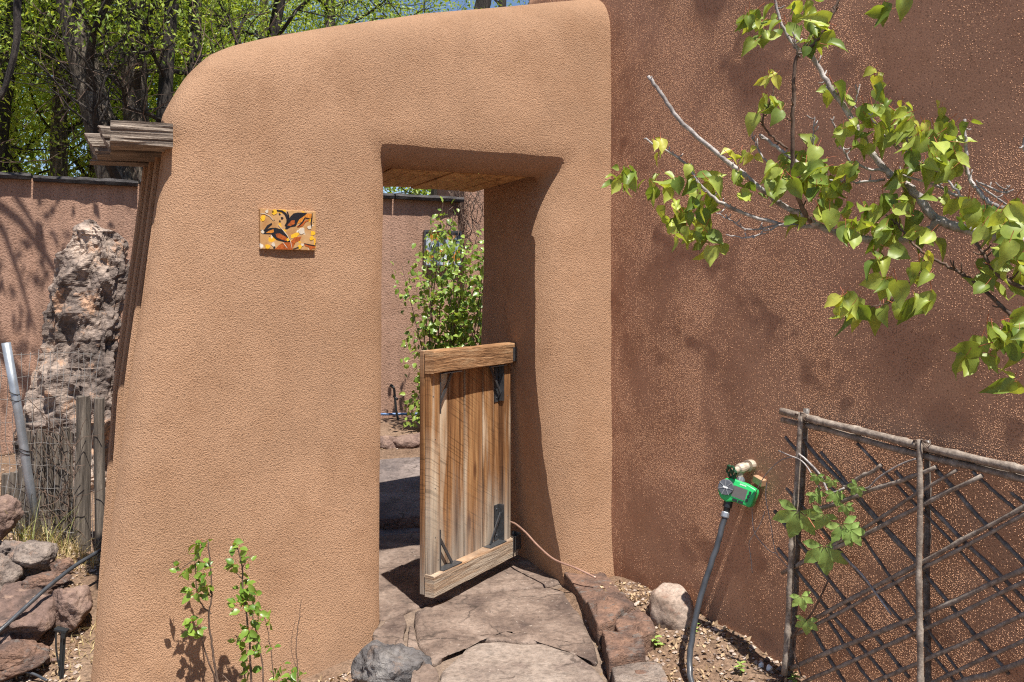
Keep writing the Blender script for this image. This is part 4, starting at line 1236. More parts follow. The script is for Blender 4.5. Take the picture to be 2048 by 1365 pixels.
# ------------------------------------------------------------------ leaves
def leaf_mesh(name, L, Wd, shape='heart', curl=0.25, fold=0.35, stalk=0.0, mats=()):
    """a leaf along +y from its base, with midrib fold and curl; stalk runs back along -y"""
    prof = {'heart': [(0,.0),(.04,.38),(.16,.86),(.34,1.0),(.52,.88),(.70,.60),(.86,.26),(1.0,.0)],
            'oval': [(0,.0),(.10,.45),(.28,.88),(.48,1.0),(.68,.82),(.86,.42),(1.0,.0)],
            'leaflet': [(0,.0),(.15,.30),(.35,.72),(.55,1.0),(.62,.86),(.74,.78),(.80,.58),(.90,.34),(1.0,.0)]}[shape]
    cols = (-1, -.55, 0, .55, 1) if shape == 'heart' else (-1, 0, 1)
    nc = len(cols)
    vs = []; fs = []
    for (f, wv) in prof:
        y = L*f; zc = -curl*L*f*f
        hw = Wd/2*wv
        for c in cols:
            ac = abs(c)
            yy = y - (.07*L*ac if shape == 'heart' and f < .2 else 0) + .03*L*ac*math.sin(f*14+c)
            z = zc + fold*hw*(ac**1.7) - (0.25*fold*hw*max(0, ac-.6) if fold > .4 else 0) + 0.05*L*wv*ac*math.sin(f*11 + c*2.1 + curl*6)
            vs.append((c*hw*(1-.18*fold*ac), yy, z))
    for i in range(len(prof)-1):
        for c in range(nc-1):
            a_ = i*nc + c; fs.append((a_, a_+1, a_+nc+1, a_+nc))
    mb = MB(); mb.add(vs, fs, 0)
    if stalk:
        mb.tube([(0, .04*L, 0), (0, -stalk*.5, .1*stalk), (0, -stalk, .28*stalk)], [0.0011, 0.0010, 0.0012], 4, 1, False)
    me = mb.mesh(name, smooth=True, fix=False)
    for m in mats: me.materials.append(m)
    return me
def orient(pos, ydir, up, scale=1.0):
    y = Vector(ydir).normalized(); z = Vector(up) - y*Vector(up).dot(y)
    if z.length < 1e-4: z = y.orthogonal()
    z.normalize(); x = y.cross(z)
    m = Matrix(((x.x*scale, y.x*scale, z.x*scale, pos[0]), (x.y*scale, y.y*scale, z.y*scale, pos[1]), (x.z*scale, y.z*scale, z.z*scale, pos[2]), (0,0,0,1)))
    return m

# creeper on the trellis
cr = empty('creeper', TRL(1600,1340,.1), 'virginia creeper with five-fingered leaves climbing the trellis left end', 'vine')
def palm_leaf():
    mb = MB()
    for k, (a, l) in enumerate(((0,1.0),(48,.9),(-48,.9),(98,.66),(-98,.66))):
        lm = leaf_mesh('tmp', 0.092*l, 0.050*l, 'leaflet', .15, .22)
        rm = Matrix.Rotation(R(a), 4, 'Z')
        mb.add([rm @ (v.co + Vector((0, .004, 0))) for v in lm.vertices], [tuple(p.vertices) for p in lm.polygons])
        bpy.data.meshes.remove(lm)
    me = mb.mesh('palm_leaf', True, fix=False); me.materials.append(M['leaf_creeper']); return me
PM = palm_leaf()
random.seed(12)
for (x, y, s_, rt) in [(1597,1022,1.0,-.3),(1648,1092,.95,.1),(1684,1048,.72,.5),(1648,1028,.62,-.5),(1670,985,.45,.2),(1634,951,.33,0),(1628,985,.42,.7),(1601,1192,.50,.3),(1613,1240,.52,0),(1716,972,.38,-.8),(1700,1060,.55,.9),(1690,1010,.36,.2),(1664,960,.3,-.4)]:
    p = TRL(x, y, .13 + random.uniform(-.02,.03))
    up = Vector((-0.40, -0.95, 0.25)) + Vector((random.uniform(-.2,.2), random.uniform(-.2,.2), random.uniform(-.15,.15)))
    dn = Vector((math.sin(rt)*.8, math.sin(rt)*-.5, -1))
    o = link('leaf', PM, None, cr, orient(p, dn, up, s_*1.3))
def vine(pts, r, mat, parent=cr, o=.1):
    mb = MB(); mb.tube(smooth_path([TRL(x, y, oo) for (x, y, oo) in pts], 5), [r]*((len(pts)-1)*5+1), 5); return mb.build('stem', mat, parent, smooth=True)
c4 = lambda cx, cy: (1260 + cx/2.814, 880 + cy/2.814)
vine([(*c3(240,1340),.1),(*c3(200,1200),.1),(*c3(215,1130),.1),(*c3(290,1040),.11),(*c3(370,880),.11)], 0.004, M['twig_brown'])
vine([(*c3(330,470),.1),(*c3(255,345),.11),(*c3(180,305),.1),(*c3(133,285),.09)], 0.0028, M['twig_grey'])
vine([(*c3(440,460),.1),(*c3(370,480),.1),(*c3(330,400),.1),(*c3(265,330),.1),(*c3(228,300),.1)], 0.0045, M['twig_grey'])
vine([(*c3(465,460),.1),(*c3(545,460),.1),(*c3(600,410),.1),(*c3(700,350),.1),(*c3(775,322),.1)], 0.0035, M['twig_grey'])
vine([(*c3(440,780),.09),(*c3(520,860),.09),(*c3(580,940),.09),(*c3(660,1050),.09)], 0.0045, M['twig_grey'])
vine([(*c3(345,700),.12),(*c3(300,640),.12),(*c3(262,580),.12)], 0.002, M['petiole'])
for L_ in ([(940,95),(850,115),(770,190),(720,270),(690,360),(690,450),(705,530),(780,620),(830,640)], [(770,240),(765,330),(790,460),(810,590),(830,650),(890,720),(950,800)], [(760,400),(740,460),(700,530),(670,580),(680,660),(688,750)]):
    vine([(*c4(*p_), .07 + .02*math.sin(i)) for i, p_ in enumerate(L_)], 0.0021, M['twig_grey'])

# ------------------------------------------------------------------ apricot tree reaching in from the right
random.seed(21)
AB = Vector((1.52, 1.25, gz(1.52, 1.25)))
ap = empty('apricot_tree', AB, 'apricot tree whose leafy grey branches reach in front of the house wall', 'tree')
mb = MB()
fork = Vector((1.36, 1.42, 1.32))
KD = 0.72
mb.tube(smooth_path([AB + Vector((0,0,-.1)), Vector((1.50,1.28,.5)), Vector((1.44,1.34,.95)), fork]), [0.065 - .03*i/24 for i in range(25)], 12)
mb.build('trunk', M['twig_grey'], ap, smooth=True)
BR = [  # photo pixels with distance, then radii in pixels (start, end)
 ([(2300,545,2.05),(2048,486,2.30),(1960,466,2.40),(1904,451,2.45),(1863,430,2.50),(1833,389,2.52),(1800,360,2.55),(1775,344,2.58),(1740,300,2.6),(1697,228,2.64),(1660,174,2.66),(1622,112,2.68),(1589,92,2.70),(1560,40,2.72),(1545,-30,2.74)], (22,4)),
 ([(1880,440,2.47),(1842,472,2.52),(1780,482,2.56),(1726,478,2.58),(1680,468,2.6),(1631,449,2.62),(1600,428,2.64),(1564,410,2.66),(1469,335,2.7),(1366,248,2.74),(1324,190,2.76),(1297,153,2.78)], (16,6)),
 ([(1622,444,2.62),(1606,420,2.6),(1589,368,2.58),(1585,298,2.56),(1587,215,2.55),(1593,116,2.54),(1635,83,2.53),(1660,40,2.52),(1676,0,2.52),(1700,-80,2.5)], (9,4.5)),
 ([(1600,116,2.54),(1590,95,2.52),(1588,70,2.5)], (4,2)),
 ([(1640,455,2.62),(1552,447,2.68),(1457,414,2.72),(1407,377,2.75),(1370,327,2.77),(1330,300,2.78),(1287,277,2.8)], (8,3)),
 ([(1560,450,2.66),(1498,460,2.65),(1460,440,2.65),(1432,426,2.66)], (4,2)),
 ([(1585,440,2.62),(1519,468,2.62),(1490,476,2.62),(1452,470,2.62)], (4,2)),
 ([(1575,298,2.56),(1540,270,2.56),(1525,240,2.55),(1545,190,2.54),(1548,150,2.54)], (4.5,1.8)),
 ([(1600,330,2.62),(1560,300,2.66),(1520,270,2.68)], (7,5)),
 ([(1560,340,2.66),(1530,320,2.68),(1510,285,2.7),(1500,262,2.7)], (4,2)),
 ([(2110,470,2.2),(1987,410,2.35),(1960,385,2.37),(1937,352,2.4),(1932,300,2.4),(1929,240,2.4)], (10,5)),
 ([(1958,418,2.38),(1900,385,2.42),(1862,368,2.46),(1800,350,2.5)], (7,3)),
 ([(1945,415,2.36),(1920,390,2.36),(1880,345,2.38),(1840,325,2.4)], (6,3)),
 ([(1829,315,2.5),(1790,290,2.52),(1760,262,2.53),(1738,228,2.54)], (5,2.5)),
 ([(1870,345,2.46),(1829,315,2.5),(1812,270,2.5),(1828,245,2.5)], (5,3)),
 ([(1775,344,2.58),(1710,330,2.58),(1690,305,2.58),(1675,265,2.58),(1662,238,2.58)], (5,2.5)),
 ([(1770,360,2.6),(1700,365,2.62),(1630,355,2.64)], (5,2.5)),
 ([(1628,305,2.64),(1627,270,2.64),(1629,235,2.64)], (3,2)),
 ([(1697,228,2.64),(1712,200,2.62),(1720,168,2.62)], (3.5,2)),
 ([(1990,395,2.35),(2005,385,2.33),(2020,372,2.32)], (4,3)),
 ([(2300,720,1.95),(2048,577,2.15),(2010,560,2.18),(1988,541,2.2),(1965,505,2.22),(1952,487,2.24)], (10,5)),
 ([(2200,790,2.0),(2060,660,2.15),(2016,625,2.2),(1980,591,2.24),(1945,562,2.28),(1898,534,2.33),(1855,512,2.37),(1822,483,2.4),(1795,450,2.42),(1772,430,2.44)], (10,2.5)),
 ([(1850,520,2.36),(1838,550,2.36),(1800,580,2.36),(1780,605,2.36),(1740,615,2.38)], (3,1.5)),
 ([(2200,640,2.0),(2080,630,2.05),(2030,650,2.1),(2005,690,2.12)], (6,2.5)),
 ([(2160,420,2.15),(2060,330,2.2),(2060,200,2.2),(2100,60,2.2),(2120,-120,2.2)], (9,4)),
]
rr = random.Random(4)
tips = []
for i, (pts, (r0, r1)) in enumerate(BR):
    wp = [P(p[0], p[1], p[2]*KD) for p in pts]
    if wp[0].x > 0.95: wp = [fork] + wp
    sm = smooth_path(wp, 6)
    sm = [p + Vector((noise.noise((k*.9, i, 0)), noise.noise((k*.9, i, 5)), noise.noise((k*.9, i, 9))))*0.005 for k, p in enumerate(sm)]
    n = len(sm)
    rad = [(r0 + (r1-r0)*k/n)/F*sm[k].y*0.56*(1+.16*noise.noise((k*1.3, i, 2))) for k in range(n)]
    mb = MB(); mb.tube(sm, rad, 9)
    # short spurs
    for k in range(3, n-1):
        if rr.random() < 0.42:
            d = Vector((rr.uniform(-1,1), rr.uniform(-1,.6), rr.uniform(-.5,1))).normalized()
            L_ = rr.uniform(0.006, 0.022)
            mb.tube([sm[k], sm[k] + d*L_*.6, sm[k] + d*L_ + Vector((0,0,.004))], [rad[k]*.5+.0007, .0016, .0012], 5)
    mb.build('branch', M['twig_brown'] if i in (2,7,20,21,22) else M['twig_grey'], ap, smooth=True)
AL = [leaf_mesh('apricot_leaf', 0.068, 0.060, 'heart', c, f, 0.03, (M['leaf_apricot'], M['petiole'])) for c, f in ((.2,.35),(.5,.7),(.85,.9),(-.3,.5),(.6,.2))]
AY = [leaf_mesh('young_leaf', 0.052, 0.042, 'heart', c, f, 0.022, (M['leaf_young'], M['petiole'])) for c, f in ((.2,.4),(.4,.6))]
CL = [(1530,50,42,14,2.7),(1495,30,22,4,2.7),(1615,45,50,20,2.6),(1650,75,20,3,2.55),(1770,5,16,3,2.5),(1810,0,12,2,2.5),
 (1538,215,30,9,2.56),(1370,378,52,17,2.76),(1365,440,45,15,2.76),(1415,470,32,9,2.72),(1425,362,26,5,2.74),(1505,378,26,5,2.7),(1245,352,30,9,2.82),(1300,360,26,5,2.8),
 (1475,330,24,3,2.7),(1590,345,45,14,2.6),(1625,322,34,9,2.6),(1560,370,32,7,2.6),(1650,365,42,11,2.62),(1690,355,36,8,2.6),(1660,395,36,8,2.62),(1580,445,22,3,2.62),
 (1722,272,42,15,2.56),(1760,190,40,10,2.55),(1790,235,32,8,2.54),(1675,185,22,5,2.64),(1845,300,42,12,2.45),(1880,265,36,9,2.43),(1905,300,32,8,2.42),(1930,238,14,2,2.4),
 (1800,370,36,10,2.5),(1770,405,32,7,2.52),(1710,430,30,8,2.5),(1690,450,20,4,2.5),(1765,470,34,9,2.46),(1760,500,26,6,2.44),(1815,430,24,4,2.44),(1855,470,26,5,2.4),
 (1890,370,36,8,2.42),(1960,430,42,11,2.3),(2005,455,42,12,2.22),(2035,480,32,7,2.15),(1975,545,30,7,2.2),(2035,410,26,4,2.2),(2020,540,30,6,2.15),
 (1785,570,24,6,2.36),(1775,610,22,5,2.36),(1700,612,34,9,2.38),(1845,590,22,5,2.34),(1840,540,24,5,2.35),
 (1995,680,38,10,2.12),(1945,705,22,5,2.14),(2035,645,28,6,2.06),(2018,765,14,3,2.08),(2040,690,22,4,2.06)]
YG = [(1840,235,28,6,2.46),(1870,215,14,2,2.44),(1545,160,20,5,2.54),(1318,290,20,5,2.79),(1470,305,22,4,2.7),(1505,305,14,3,2.7),(1690,590,14,3,2.38),(1850,510,12,2,2.36),(1760,145,16,3,2.55),(1800,215,16,3,2.5)]
LV = []
for src, meshes in ((CL, AL), (YG, AY)):
    for (x, y, r, n, Y) in src:
        for k in range(int(n*1.38)):
            a_ = rr.uniform(0, 6.283); q_ = math.sqrt(rr.random())*r
            p = P(x + q_*math.cos(a_), y + q_*math.sin(a_), Y*KD + rr.uniform(-.07, .07))
            yd = Vector((rr.gauss(-.15,.55), rr.gauss(-.1,.5), rr.gauss(-.75,.5)))
            up = Vector((rr.gauss(.05,.5), rr.gauss(-.6,.5), rr.gauss(.55,.45)))
            LV.append((Y, rr.choice(meshes), orient(p, yd, up, rr.uniform(.28, .74))))
LV.sort(key=lambda q_: q_[0])
for (Y, me, mw) in LV[:300]: link('leaf', me, None, ap, mw)
mb = MB()
for (Y, me, mw) in LV[300:]:
    for p_ in me.polygons: pass
    off = 2 if me in AY else 0
    b0 = len(mb.v)
    mb.v.extend([tuple(mw @ v.co) for v in me.vertices])
    for p_ in me.polygons:
        mb.f.append(tuple(i+b0 for i in p_.vertices)); mb.m.append(1 if p_.material_index else off)
me = mb.mesh('leaf_mass', True, fix=False)
for m_ in (M['leaf_apricot'], M['petiole'], M['leaf_young']): me.materials.append(m_)
tag(link('leaf_mass', me, None, ap), kind='stuff')
# the rest of the crown, outside the picture
def leaf_cloud(name, cen, nrm_bias, size, mat, parent=None, aspect=0.5, seed=0, kind=None, droop=0.0):
    """many diamond-shaped leaves, one quad each, in one mesh"""
    g = np.random.default_rng(seed)
    N = len(cen)
    d = g.normal(size=(N,3)); d[:,2] -= droop; d /= np.linalg.norm(d, axis=1)[:,None]
    u = g.normal(size=(N,3)) + np.array(nrm_bias); u -= d*(u*d).sum(1)[:,None]; u /= np.linalg.norm(u, axis=1)[:,None]+1e-9
    x = np.cross(d, u)
    L_ = size*(0.65 + 0.7*g.random(N))[:,None]
    base = cen; tip = cen + d*L_; mid = cen + d*L_*0.45 + u*L_*0.06
    l_ = mid - x*L_*aspect/2; r_ = mid + x*L_*aspect/2
    V_ = np.stack([base, r_, tip, l_], 1).reshape(-1, 3)
    o = link(name, np_mesh(name, V_, np.arange(4*N).reshape(-1, 4)), mat, parent)
    if kind: o['kind'] = kind
    return o
pts = []
for k in range(9):
    c = Vector((rr.uniform(1.1,2.2), rr.uniform(0.4,1.5), rr.uniform(2.6,3.6)))
    mb = None
    for j in range(26): pts.append((c.x+rr.gauss(0,.16), c.y+rr.gauss(0,.16), c.z+rr.gauss(0,.14)))
pts = np.array(pts)
keep = (pts[:,2]-EYE)/np.maximum(pts[:,1],.2)*F > HOR+60
hd = (pts[:,0]-CX)*NH.x + (pts[:,1]-CY)*NH.y          # stay clear of the house wall
pts = pts[keep & (hd > 0.1)]
leaf_cloud('crown', pts, (0,0,1), 0.07, M['leaf_apricot'], ap, 0.85, 3, 'stuff')
mb = MB()
for k in range(9):
    e = Vector((rr.uniform(1.2,2.1), rr.uniform(0.4,1.4), rr.uniform(2.6,3.4)))
    mb.tube(smooth_path([fork, fork.lerp(e,.4)+Vector((.1,0,.15)), e], 5), [0.022-.0018*i for i in range(11)], 6)
mb.build('limb', M['twig_grey'], ap, smooth=True)

# ------------------------------------------------------------------ rose shoots in front of the garden wall
RLf = [leaf_mesh('rose_leaf', 0.036, 0.026, 'oval', c, f, 0.006, (M['leaf_rose'], M['petiole'])) for c, f in ((.2,.3),(.4,.5),(0,.3))]
def shoots(name, base, label, stems, clusters, Y0, seed):
    rs = random.Random(seed)
    r_ = empty(name, base, label, 'shrub')
    for (pts, r0) in stems:
        sm = smooth_path([P(*p) for p in pts], 5)
        n = len(sm)
        sm = [p + Vector((rs.uniform(-1,1), rs.uniform(-1,1), 0))*0.002 for p in sm]
        m_ = MB(); m_.tube(sm, [r0*(1-.6*k/n) for k in range(n)], 6)
        for k in range(2, n-1):
            if rs.random() < .3:
                d = Vector((rs.uniform(-1,1), rs.uniform(-1,1), rs.uniform(0,.6))); m_.tube([sm[k], sm[k]+d.normalized()*.010], [.0018,.0006], 4)
        m_.build('stem', M['twig_brown'], r_, smooth=True)
    for (x, y, r, n, Y) in clusters:
        for k in range(n):
            a_ = rs.uniform(0, 6.28); q_ = math.sqrt(rs.random())*r
            p = P(x+q_*math.cos(a_), y+q_*math.sin(a_), Y+rs.uniform(-.04,.04))
            yd = Vector((rs.gauss(0,.7), rs.gauss(-.2,.5), rs.gauss(-.1,.6))); up = Vector((rs.gauss(0,.5), rs.gauss(-.5,.5), rs.gauss(.7,.4)))
            link('leaf', rs.choice(RLf), None, r_, orient(p, yd, up, rs.uniform(.7,1.25)))
    return r_
ya = 3.50
shoots('rose_bush', P(450,1400,ya), 'left rose shoot with glossy leaves before the garden wall',
  [([(452,1420,ya),(432,1345,ya),(424,1290,ya),(418,1235,ya),(423,1190,ya),(420,1130,ya),(416,1080,ya)], .0058),
   ([(423,1228,ya),(405,1212,ya),(395,1190,ya-.02),(392,1150,ya-.03),(388,1122,ya-.03),(360,1140,ya-.04)], .003),
   ([(448,1400,ya),(412,1310,ya-.03),(402,1270,ya-.04),(388,1250,ya-.04)], .004),
   ([(420,1180,ya),(424,1195,ya),(405,1180,ya)], .002),([(400,1118,ya-.02),(395,1100,ya-.03)], .0015)],
  [(402,1092,13,8,ya),(392,1118,16,9,ya-.02),(362,1140,12,7,ya-.04),(412,1140,16,9,ya-.02),(400,1165,15,9,ya-.02),(412,1178,8,4,ya),(385,1184,11,7,ya-.03),(400,1190,8,4,ya-.02),(385,1252,15,10,ya-.04),(400,1268,10,6,ya-.04)], ya, 1)
yb = 3.48
shoots('rose_bush', P(505,1400,yb), 'right, leafier rose shoot before the garden wall nearer the gateway',
  [([(505,1430,yb),(501,1330,yb),(496,1250,yb),(486,1180,yb),(483,1130,yb),(472,1088,yb)], .0055),
   ([(500,1420,yb),(488,1340,yb+.02),(482,1290,yb+.02),(470,1270,yb+.02)], .0035),
   ([(530,1420,yb),(524,1330,yb),(512,1260,yb),(505,1220,yb),(512,1180,yb)], .004),
   ([(484,1140,yb),(492,1120,yb),(503,1112,yb)], .002),([(486,1160,yb),(474,1148,yb),(466,1140,yb)], .002),
   ([(548,1420,yb),(545,1330,yb),(535,1260,yb),(528,1235,yb)], .0025),
   ([(598,1420,yb+.05),(596,1345,yb+.05),(592,1290,yb+.05),(599,1235,yb+.05),(602,1200,yb+.05)], .0028),([(596,1345,yb+.05),(582,1300,yb+.05),(590,1240,yb+.05)], .0016),
   ([(475,1420,yb),(470,1380,yb),(445,1350,yb)], .004)],
  [(474,1090,12,6,yb),(496,1116,13,6,yb),(470,1140,13,8,yb),(494,1180,17,11,yb),(514,1192,14,8,yb-.02),(478,1212,16,10,yb-.01),(500,1210,12,7,yb-.02),(512,1235,14,8,yb-.02),(488,1255,18,11,yb-.03),(505,1270,14,9,yb-.02),(476,1280,10,5,yb),(500,1300,13,7,yb-.02),(516,1308,10,6,yb),(490,1325,9,4,yb),(570,1350,24,16,yb-.03),(595,1352,16,9,yb-.03),(540,1245,6,3,yb),(548,1292,6,3,yb),(495,1350,12,5,yb)], yb, 2)

# small weeds
WL = [leaf_mesh('weed_leaf', 0.034, 0.020, 'oval', .3, .3, 0.004, (M['leaf_creeper'], M['petiole']))]
WEEDS = [(105,1356,3.55,'pale seedling cluster in the bottom left corner'),(165,1352,3.58,'pale seedling right of the black sprinkler stake'),(188,1352,3.56,'green seedling touching the foot of the wall end'),
 (1308,1278,3.82,'green weed between the red edging stones and the boulder'),(1388,1262,3.86,'green weed behind the garden hose by the boulder'),(1480,1350,3.55,'low weed on the soil right of the hose'),
 (1585,1352,3.46,'weed at the foot of the left trellis post'),(748,1300,3.75,'tiny weed under the left flagstone'),(1272,1300,3.7,'tiny weed beside the orange-sided edging stone')]
for i, (x, y, Y, lab) in enumerate(WEEDS):
    b_ = P(x, y, Y); b_.z = gz(b_.x, b_.y)
    r_ = empty('weed', b_, lab, 'weed', 'weeds in the soil')
    m_ = MB(); m_.tube([b_ - Vector((0,0,.01)), b_ + Vector((0.004,0,.035))], .0016, 5); m_.build('stem', M['leaf_creeper'], r_)
    for k in range(9):
        a_ = k*2.4; q_ = b_ + Vector((0.004,0,.012+.004*k))
        link('leaf', WL[0], None, r_, orient(q_, (math.cos(a_), math.sin(a_), .35), (0,0,1), rr.uniform(.6,1.25)*(1.2 if i in (0,1,3) else .8)))

# ------------------------------------------------------------------ sapling in the courtyard
SB = Vector((-.66, 8.1, gz(-.66, 8.1)))
sap = empty('sapling', SB, 'bushy green poplar sapling growing behind the gateway', 'shrub')
rs = random.Random(33)
SL = [leaf_mesh('sapling_leaf', 0.062, 0.044, 'oval', c, f, 0.01, (M['leaf_sapling'], M['petiole'])) for c, f in ((.2,.3),(.4,.5))]
lv = []
for k in range(24):
    x0 = rs.gauss(0, .10); topx = rs.uniform(-.52, .62); toph = rs.uniform(1.2, 2.25)
    if topx < -.2: toph = min(toph, 2.0 + topx*.6)
    e = SB + Vector((topx*.9, rs.uniform(-.35,.35), toph))
    sm = smooth_path([SB + Vector((x0, rs.gauss(0,.1), -.05)), SB + Vector((x0+topx*.35, rs.uniform(-.15,.15), toph*.45)), e], 7)
    m_ = MB(); m_.tube(sm, [.009-.0005*i for i in range(len(sm))], 5); m_.build('stem', M['twig_brown'], sap)
    for j in range(125):
        f = rs.uniform(.10, 1.0); q_ = sm[min(int(f*(len(sm)-1)), len(sm)-1)]
        sp_ = .12*(1.15-f*.6)
        lv.append(q_ + Vector((rs.gauss(0,sp_), rs.gauss(0,sp_), rs.gauss(0,.07))))
lv = [p for p in lv if p.z > .3]
rs.shuffle(lv); lv.sort(key=lambda p: p.y)
def lm_(p): return orient(p, Vector((rs.gauss(0,.7), rs.gauss(-.2,.5), rs.gauss(-.35,.6))), Vector((rs.gauss(0,.5), rs.gauss(-.4,.5), rs.gauss(.7,.4))), rs.uniform(.65,1.2))
for p in lv[:300]: link('leaf', rs.choice(SL), None, sap, lm_(p))
mb = MB()
for p in lv[300:]:
    mw = lm_(p); me = SL[0]; b0 = len(mb.v)
    mb.v.extend([tuple(mw @ v.co) for v in me.vertices])
    for p_ in me.polygons: mb.f.append(tuple(i+b0 for i in p_.vertices)); mb.m.append(p_.material_index)
me = mb.mesh('foliage', True, fix=False)
for m_ in (M['leaf_sapling'], M['petiole']): me.materials.append(m_)
tag(link('foliage', me, None, sap), kind='stuff')

# dry vine hanging over the far house corner
mb = MB(); vb = P(935, 400, 9.45)
for k in range(38):
    p = P(rs.uniform(895, 960), rs.uniform(362, 400), 9.35 + rs.uniform(-.1,.1)); pts_ = [p]
    for j in range(7): p = p + Vector((rs.gauss(0,.05), rs.gauss(0,.02), -rs.uniform(.02,.13))); pts_.append(p)
    mb.tube(pts_, .0045, 4, 0, False)
tag(mb.build('dry_vine', M['twig_brown']), 'tangle of bare dry vine stems hanging over the far wall end', 'vine')

# ------------------------------------------------------------------ trees beyond the courtyard
def tree(name, base, top, r0, lean, label, seed, nl, mat, bark, leaf=0.074, spread=2.2, crown_lo=2.4, crown_hi=8.5, dens=None, bare=10):
    q = random.Random(seed)
    root = empty(name, base, label, 'tree', 'trees beyond the courtyard wall')
    mb = MB(); tips_ = []
    H_ = top
    pts = [Vector(base) + Vector((lean[0]*f + .10*noise.noise((seed, f*3, 0)), lean[1]*f + .1*noise.noise((seed, f*3, 7)), -0.2 + H_*f)) for f in np.linspace(0, 1, 16)]
    n = len(pts)
    mb.tube(pts, [r0*(1-.62*k/n)*(1+.10*noise.noise((k*.8, seed, 1))) for k in range(n)], 14)
    mb.build('trunk', bark, root, smooth=True)
    mb = MB()
    def limb(p, d, r, L, lev):
        pp = [p]; dd = d.normalized()
        ns = 6
        for k in range(ns):
            dd = (dd + Vector((q.gauss(0,.20), q.gauss(0,.20), q.gauss(.04,.16)))).normalized()
            pp.append(pp[-1] + dd*L/ns)
        mb.tube(pp, [r*(1-.72*k/ns) for k in range(ns+1)], 6 if lev < 2 else 4, 0, False)
        if lev >= 2: tips_.extend(pp[2:]); return
        tips_.extend(pp[4:])
        for k in range(2, ns+1):
            for _ in range(2 if lev == 0 else 1):
                d2 = (dd + Vector((q.gauss(0,.8), q.gauss(0,.8), q.gauss(.05,.6)))).normalized()
                limb(pp[k], d2, r*.42*(1-.08*k), L*q.uniform(.40,.62), lev+1)
    for k in range(bare):
        f = q.uniform(.28, .98); i = int(f*(n-1)); a_ = q.uniform(0, 6.28)
        limb(pts[i], Vector((math.cos(a_), math.sin(a_), q.uniform(.1,.9))), r0*.34*(1.15-f*.7), spread*q.uniform(.55,1.0), 0)
    mb.build('branches', M['bark_dark'], root)
    T = np.array([tuple(t) for t in tips_])
    g = np.random.default_rng(seed)
    C_ = T[g.integers(0, len(T), nl)] + g.normal(size=(nl,3))*np.array([.30,.30,.24])
    C_ = C_[(C_[:,2] > crown_lo) & (C_[:,2] < crown_hi)]
    tag(leaf_cloud('crown', C_, (0.3,-0.5,1.0), leaf, mat, root, 0.42, seed, droop=.5), kind='stuff')
    return root
def TB(px, Y): return Vector(((px-1024)/F*Y, Y, 0.2))
TREES = [
 ('cottonwood_tree', TB(345,10.6), 8.5, .25, (-2.1,.1), 'leaning dark-barked tree right behind the beam ends', 1, 6500, 'leaf_tree', 'bark', 2.2, 9, 4.5),
 ('cottonwood_tree', TB(300,11.6), 9.0, .23, (-.45,.2), 'straight tree with pale sunlit furrowed bark', 2, 6500, 'leaf_tree2', 'bark', 2.2, 8, 4.3),
 ('cottonwood_tree', TB(288,10.9), 8.0, .13, (.55,0), 'slim dark tree between the furrowed trunk and the wall shoulder', 3, 3000, 'leaf_tree', 'bark_dark', 1.9, 9, 4.4),
 ('cottonwood_tree', TB(375,12.6), 9.0, .15, (.1,.2), 'dark trunk standing over the wall shoulder', 4, 5200, 'leaf_tree2', 'bark_dark', 2.2, 10, 3.8),
 ('cottonwood_tree', TB(440,13.0), 9.0, .14, (1.3,.2), 'thin dark tree rising behind the sloping wall top', 5, 6000, 'leaf_tree', 'bark_dark', 2.2, 11, 4.6),
 ('cottonwood_tree', TB(-60,12.5), 8.0, .20, (.9,0), 'leafy tree at the far left edge behind the courtyard wall', 6, 11000, 'leaf_tree2', 'bark_dark', 2.5, 13, 2.4),
 ('cottonwood_tree', TB(110,13.5), 8.5, .17, (.2,0), 'light green tree left of the leaning dark tree', 7, 11000, 'leaf_tree2', 'bark', 2.5, 13, 2.4),
 ('cottonwood_tree', TB(640,17.0), 9.0, .20, (.3,0), 'airy tree against blue sky behind the middle of the wall top', 8, 6500, 'leaf_tree', 'bark_dark', 2.4, 11, 2.4),
 ('cottonwood_tree', TB(800,15.0), 8.5, .26, (1.9,0), 'tree with a thick dark limb over the right of the wall top', 9, 4500, 'leaf_tree', 'bark_dark', 2.2, 9, 2.4),
 ('cottonwood_tree', TB(980,19.0), 8.5, .20, (.3,0), 'small leafed tree showing left of the house parapet', 10, 3500, 'leaf_tree', 'bark_dark', 2.0, 9, 2.4),
 ('cottonwood_tree', TB(330,16.5), 8.5, .18, (.1,0), 'light green crown filling the gap between the dark trunks', 11, 12000, 'leaf_tree2', 'bark', 2.6, 13, 2.4),
 ('cottonwood_tree', TB(190,15.0), 8.5, .16, (.1,0), 'pale green crown behind the leaning dark tree', 13, 12000, 'leaf_tree2', 'bark', 2.6, 13, 2.4),
 ('cottonwood_tree', TB(20,15.5), 8.5, .16, (.1,0), 'pale green crown deep behind the left end of the courtyard wall', 14, 12000, 'leaf_tree2', 'bark', 2.6, 13, 2.4),
 ('cottonwood_tree', TB(520,17.5), 8.5, .18, (.1,0), 'light green crown between the wall shoulder and the sky', 12, 9000, 'leaf_tree2', 'bark', 2.4, 12, 2.4),
]
for (nm, b_, tp, r0, ln, lab, sd, nlv, mm, bk, spd, br_, lo) in TREES:
    tree(nm, b_, tp, r0, ln, lab, sd, int(nlv*2.7) if sd > 5 else nlv, M[mm], M[bk], spread=spd, bare=br_, crown_lo=lo)
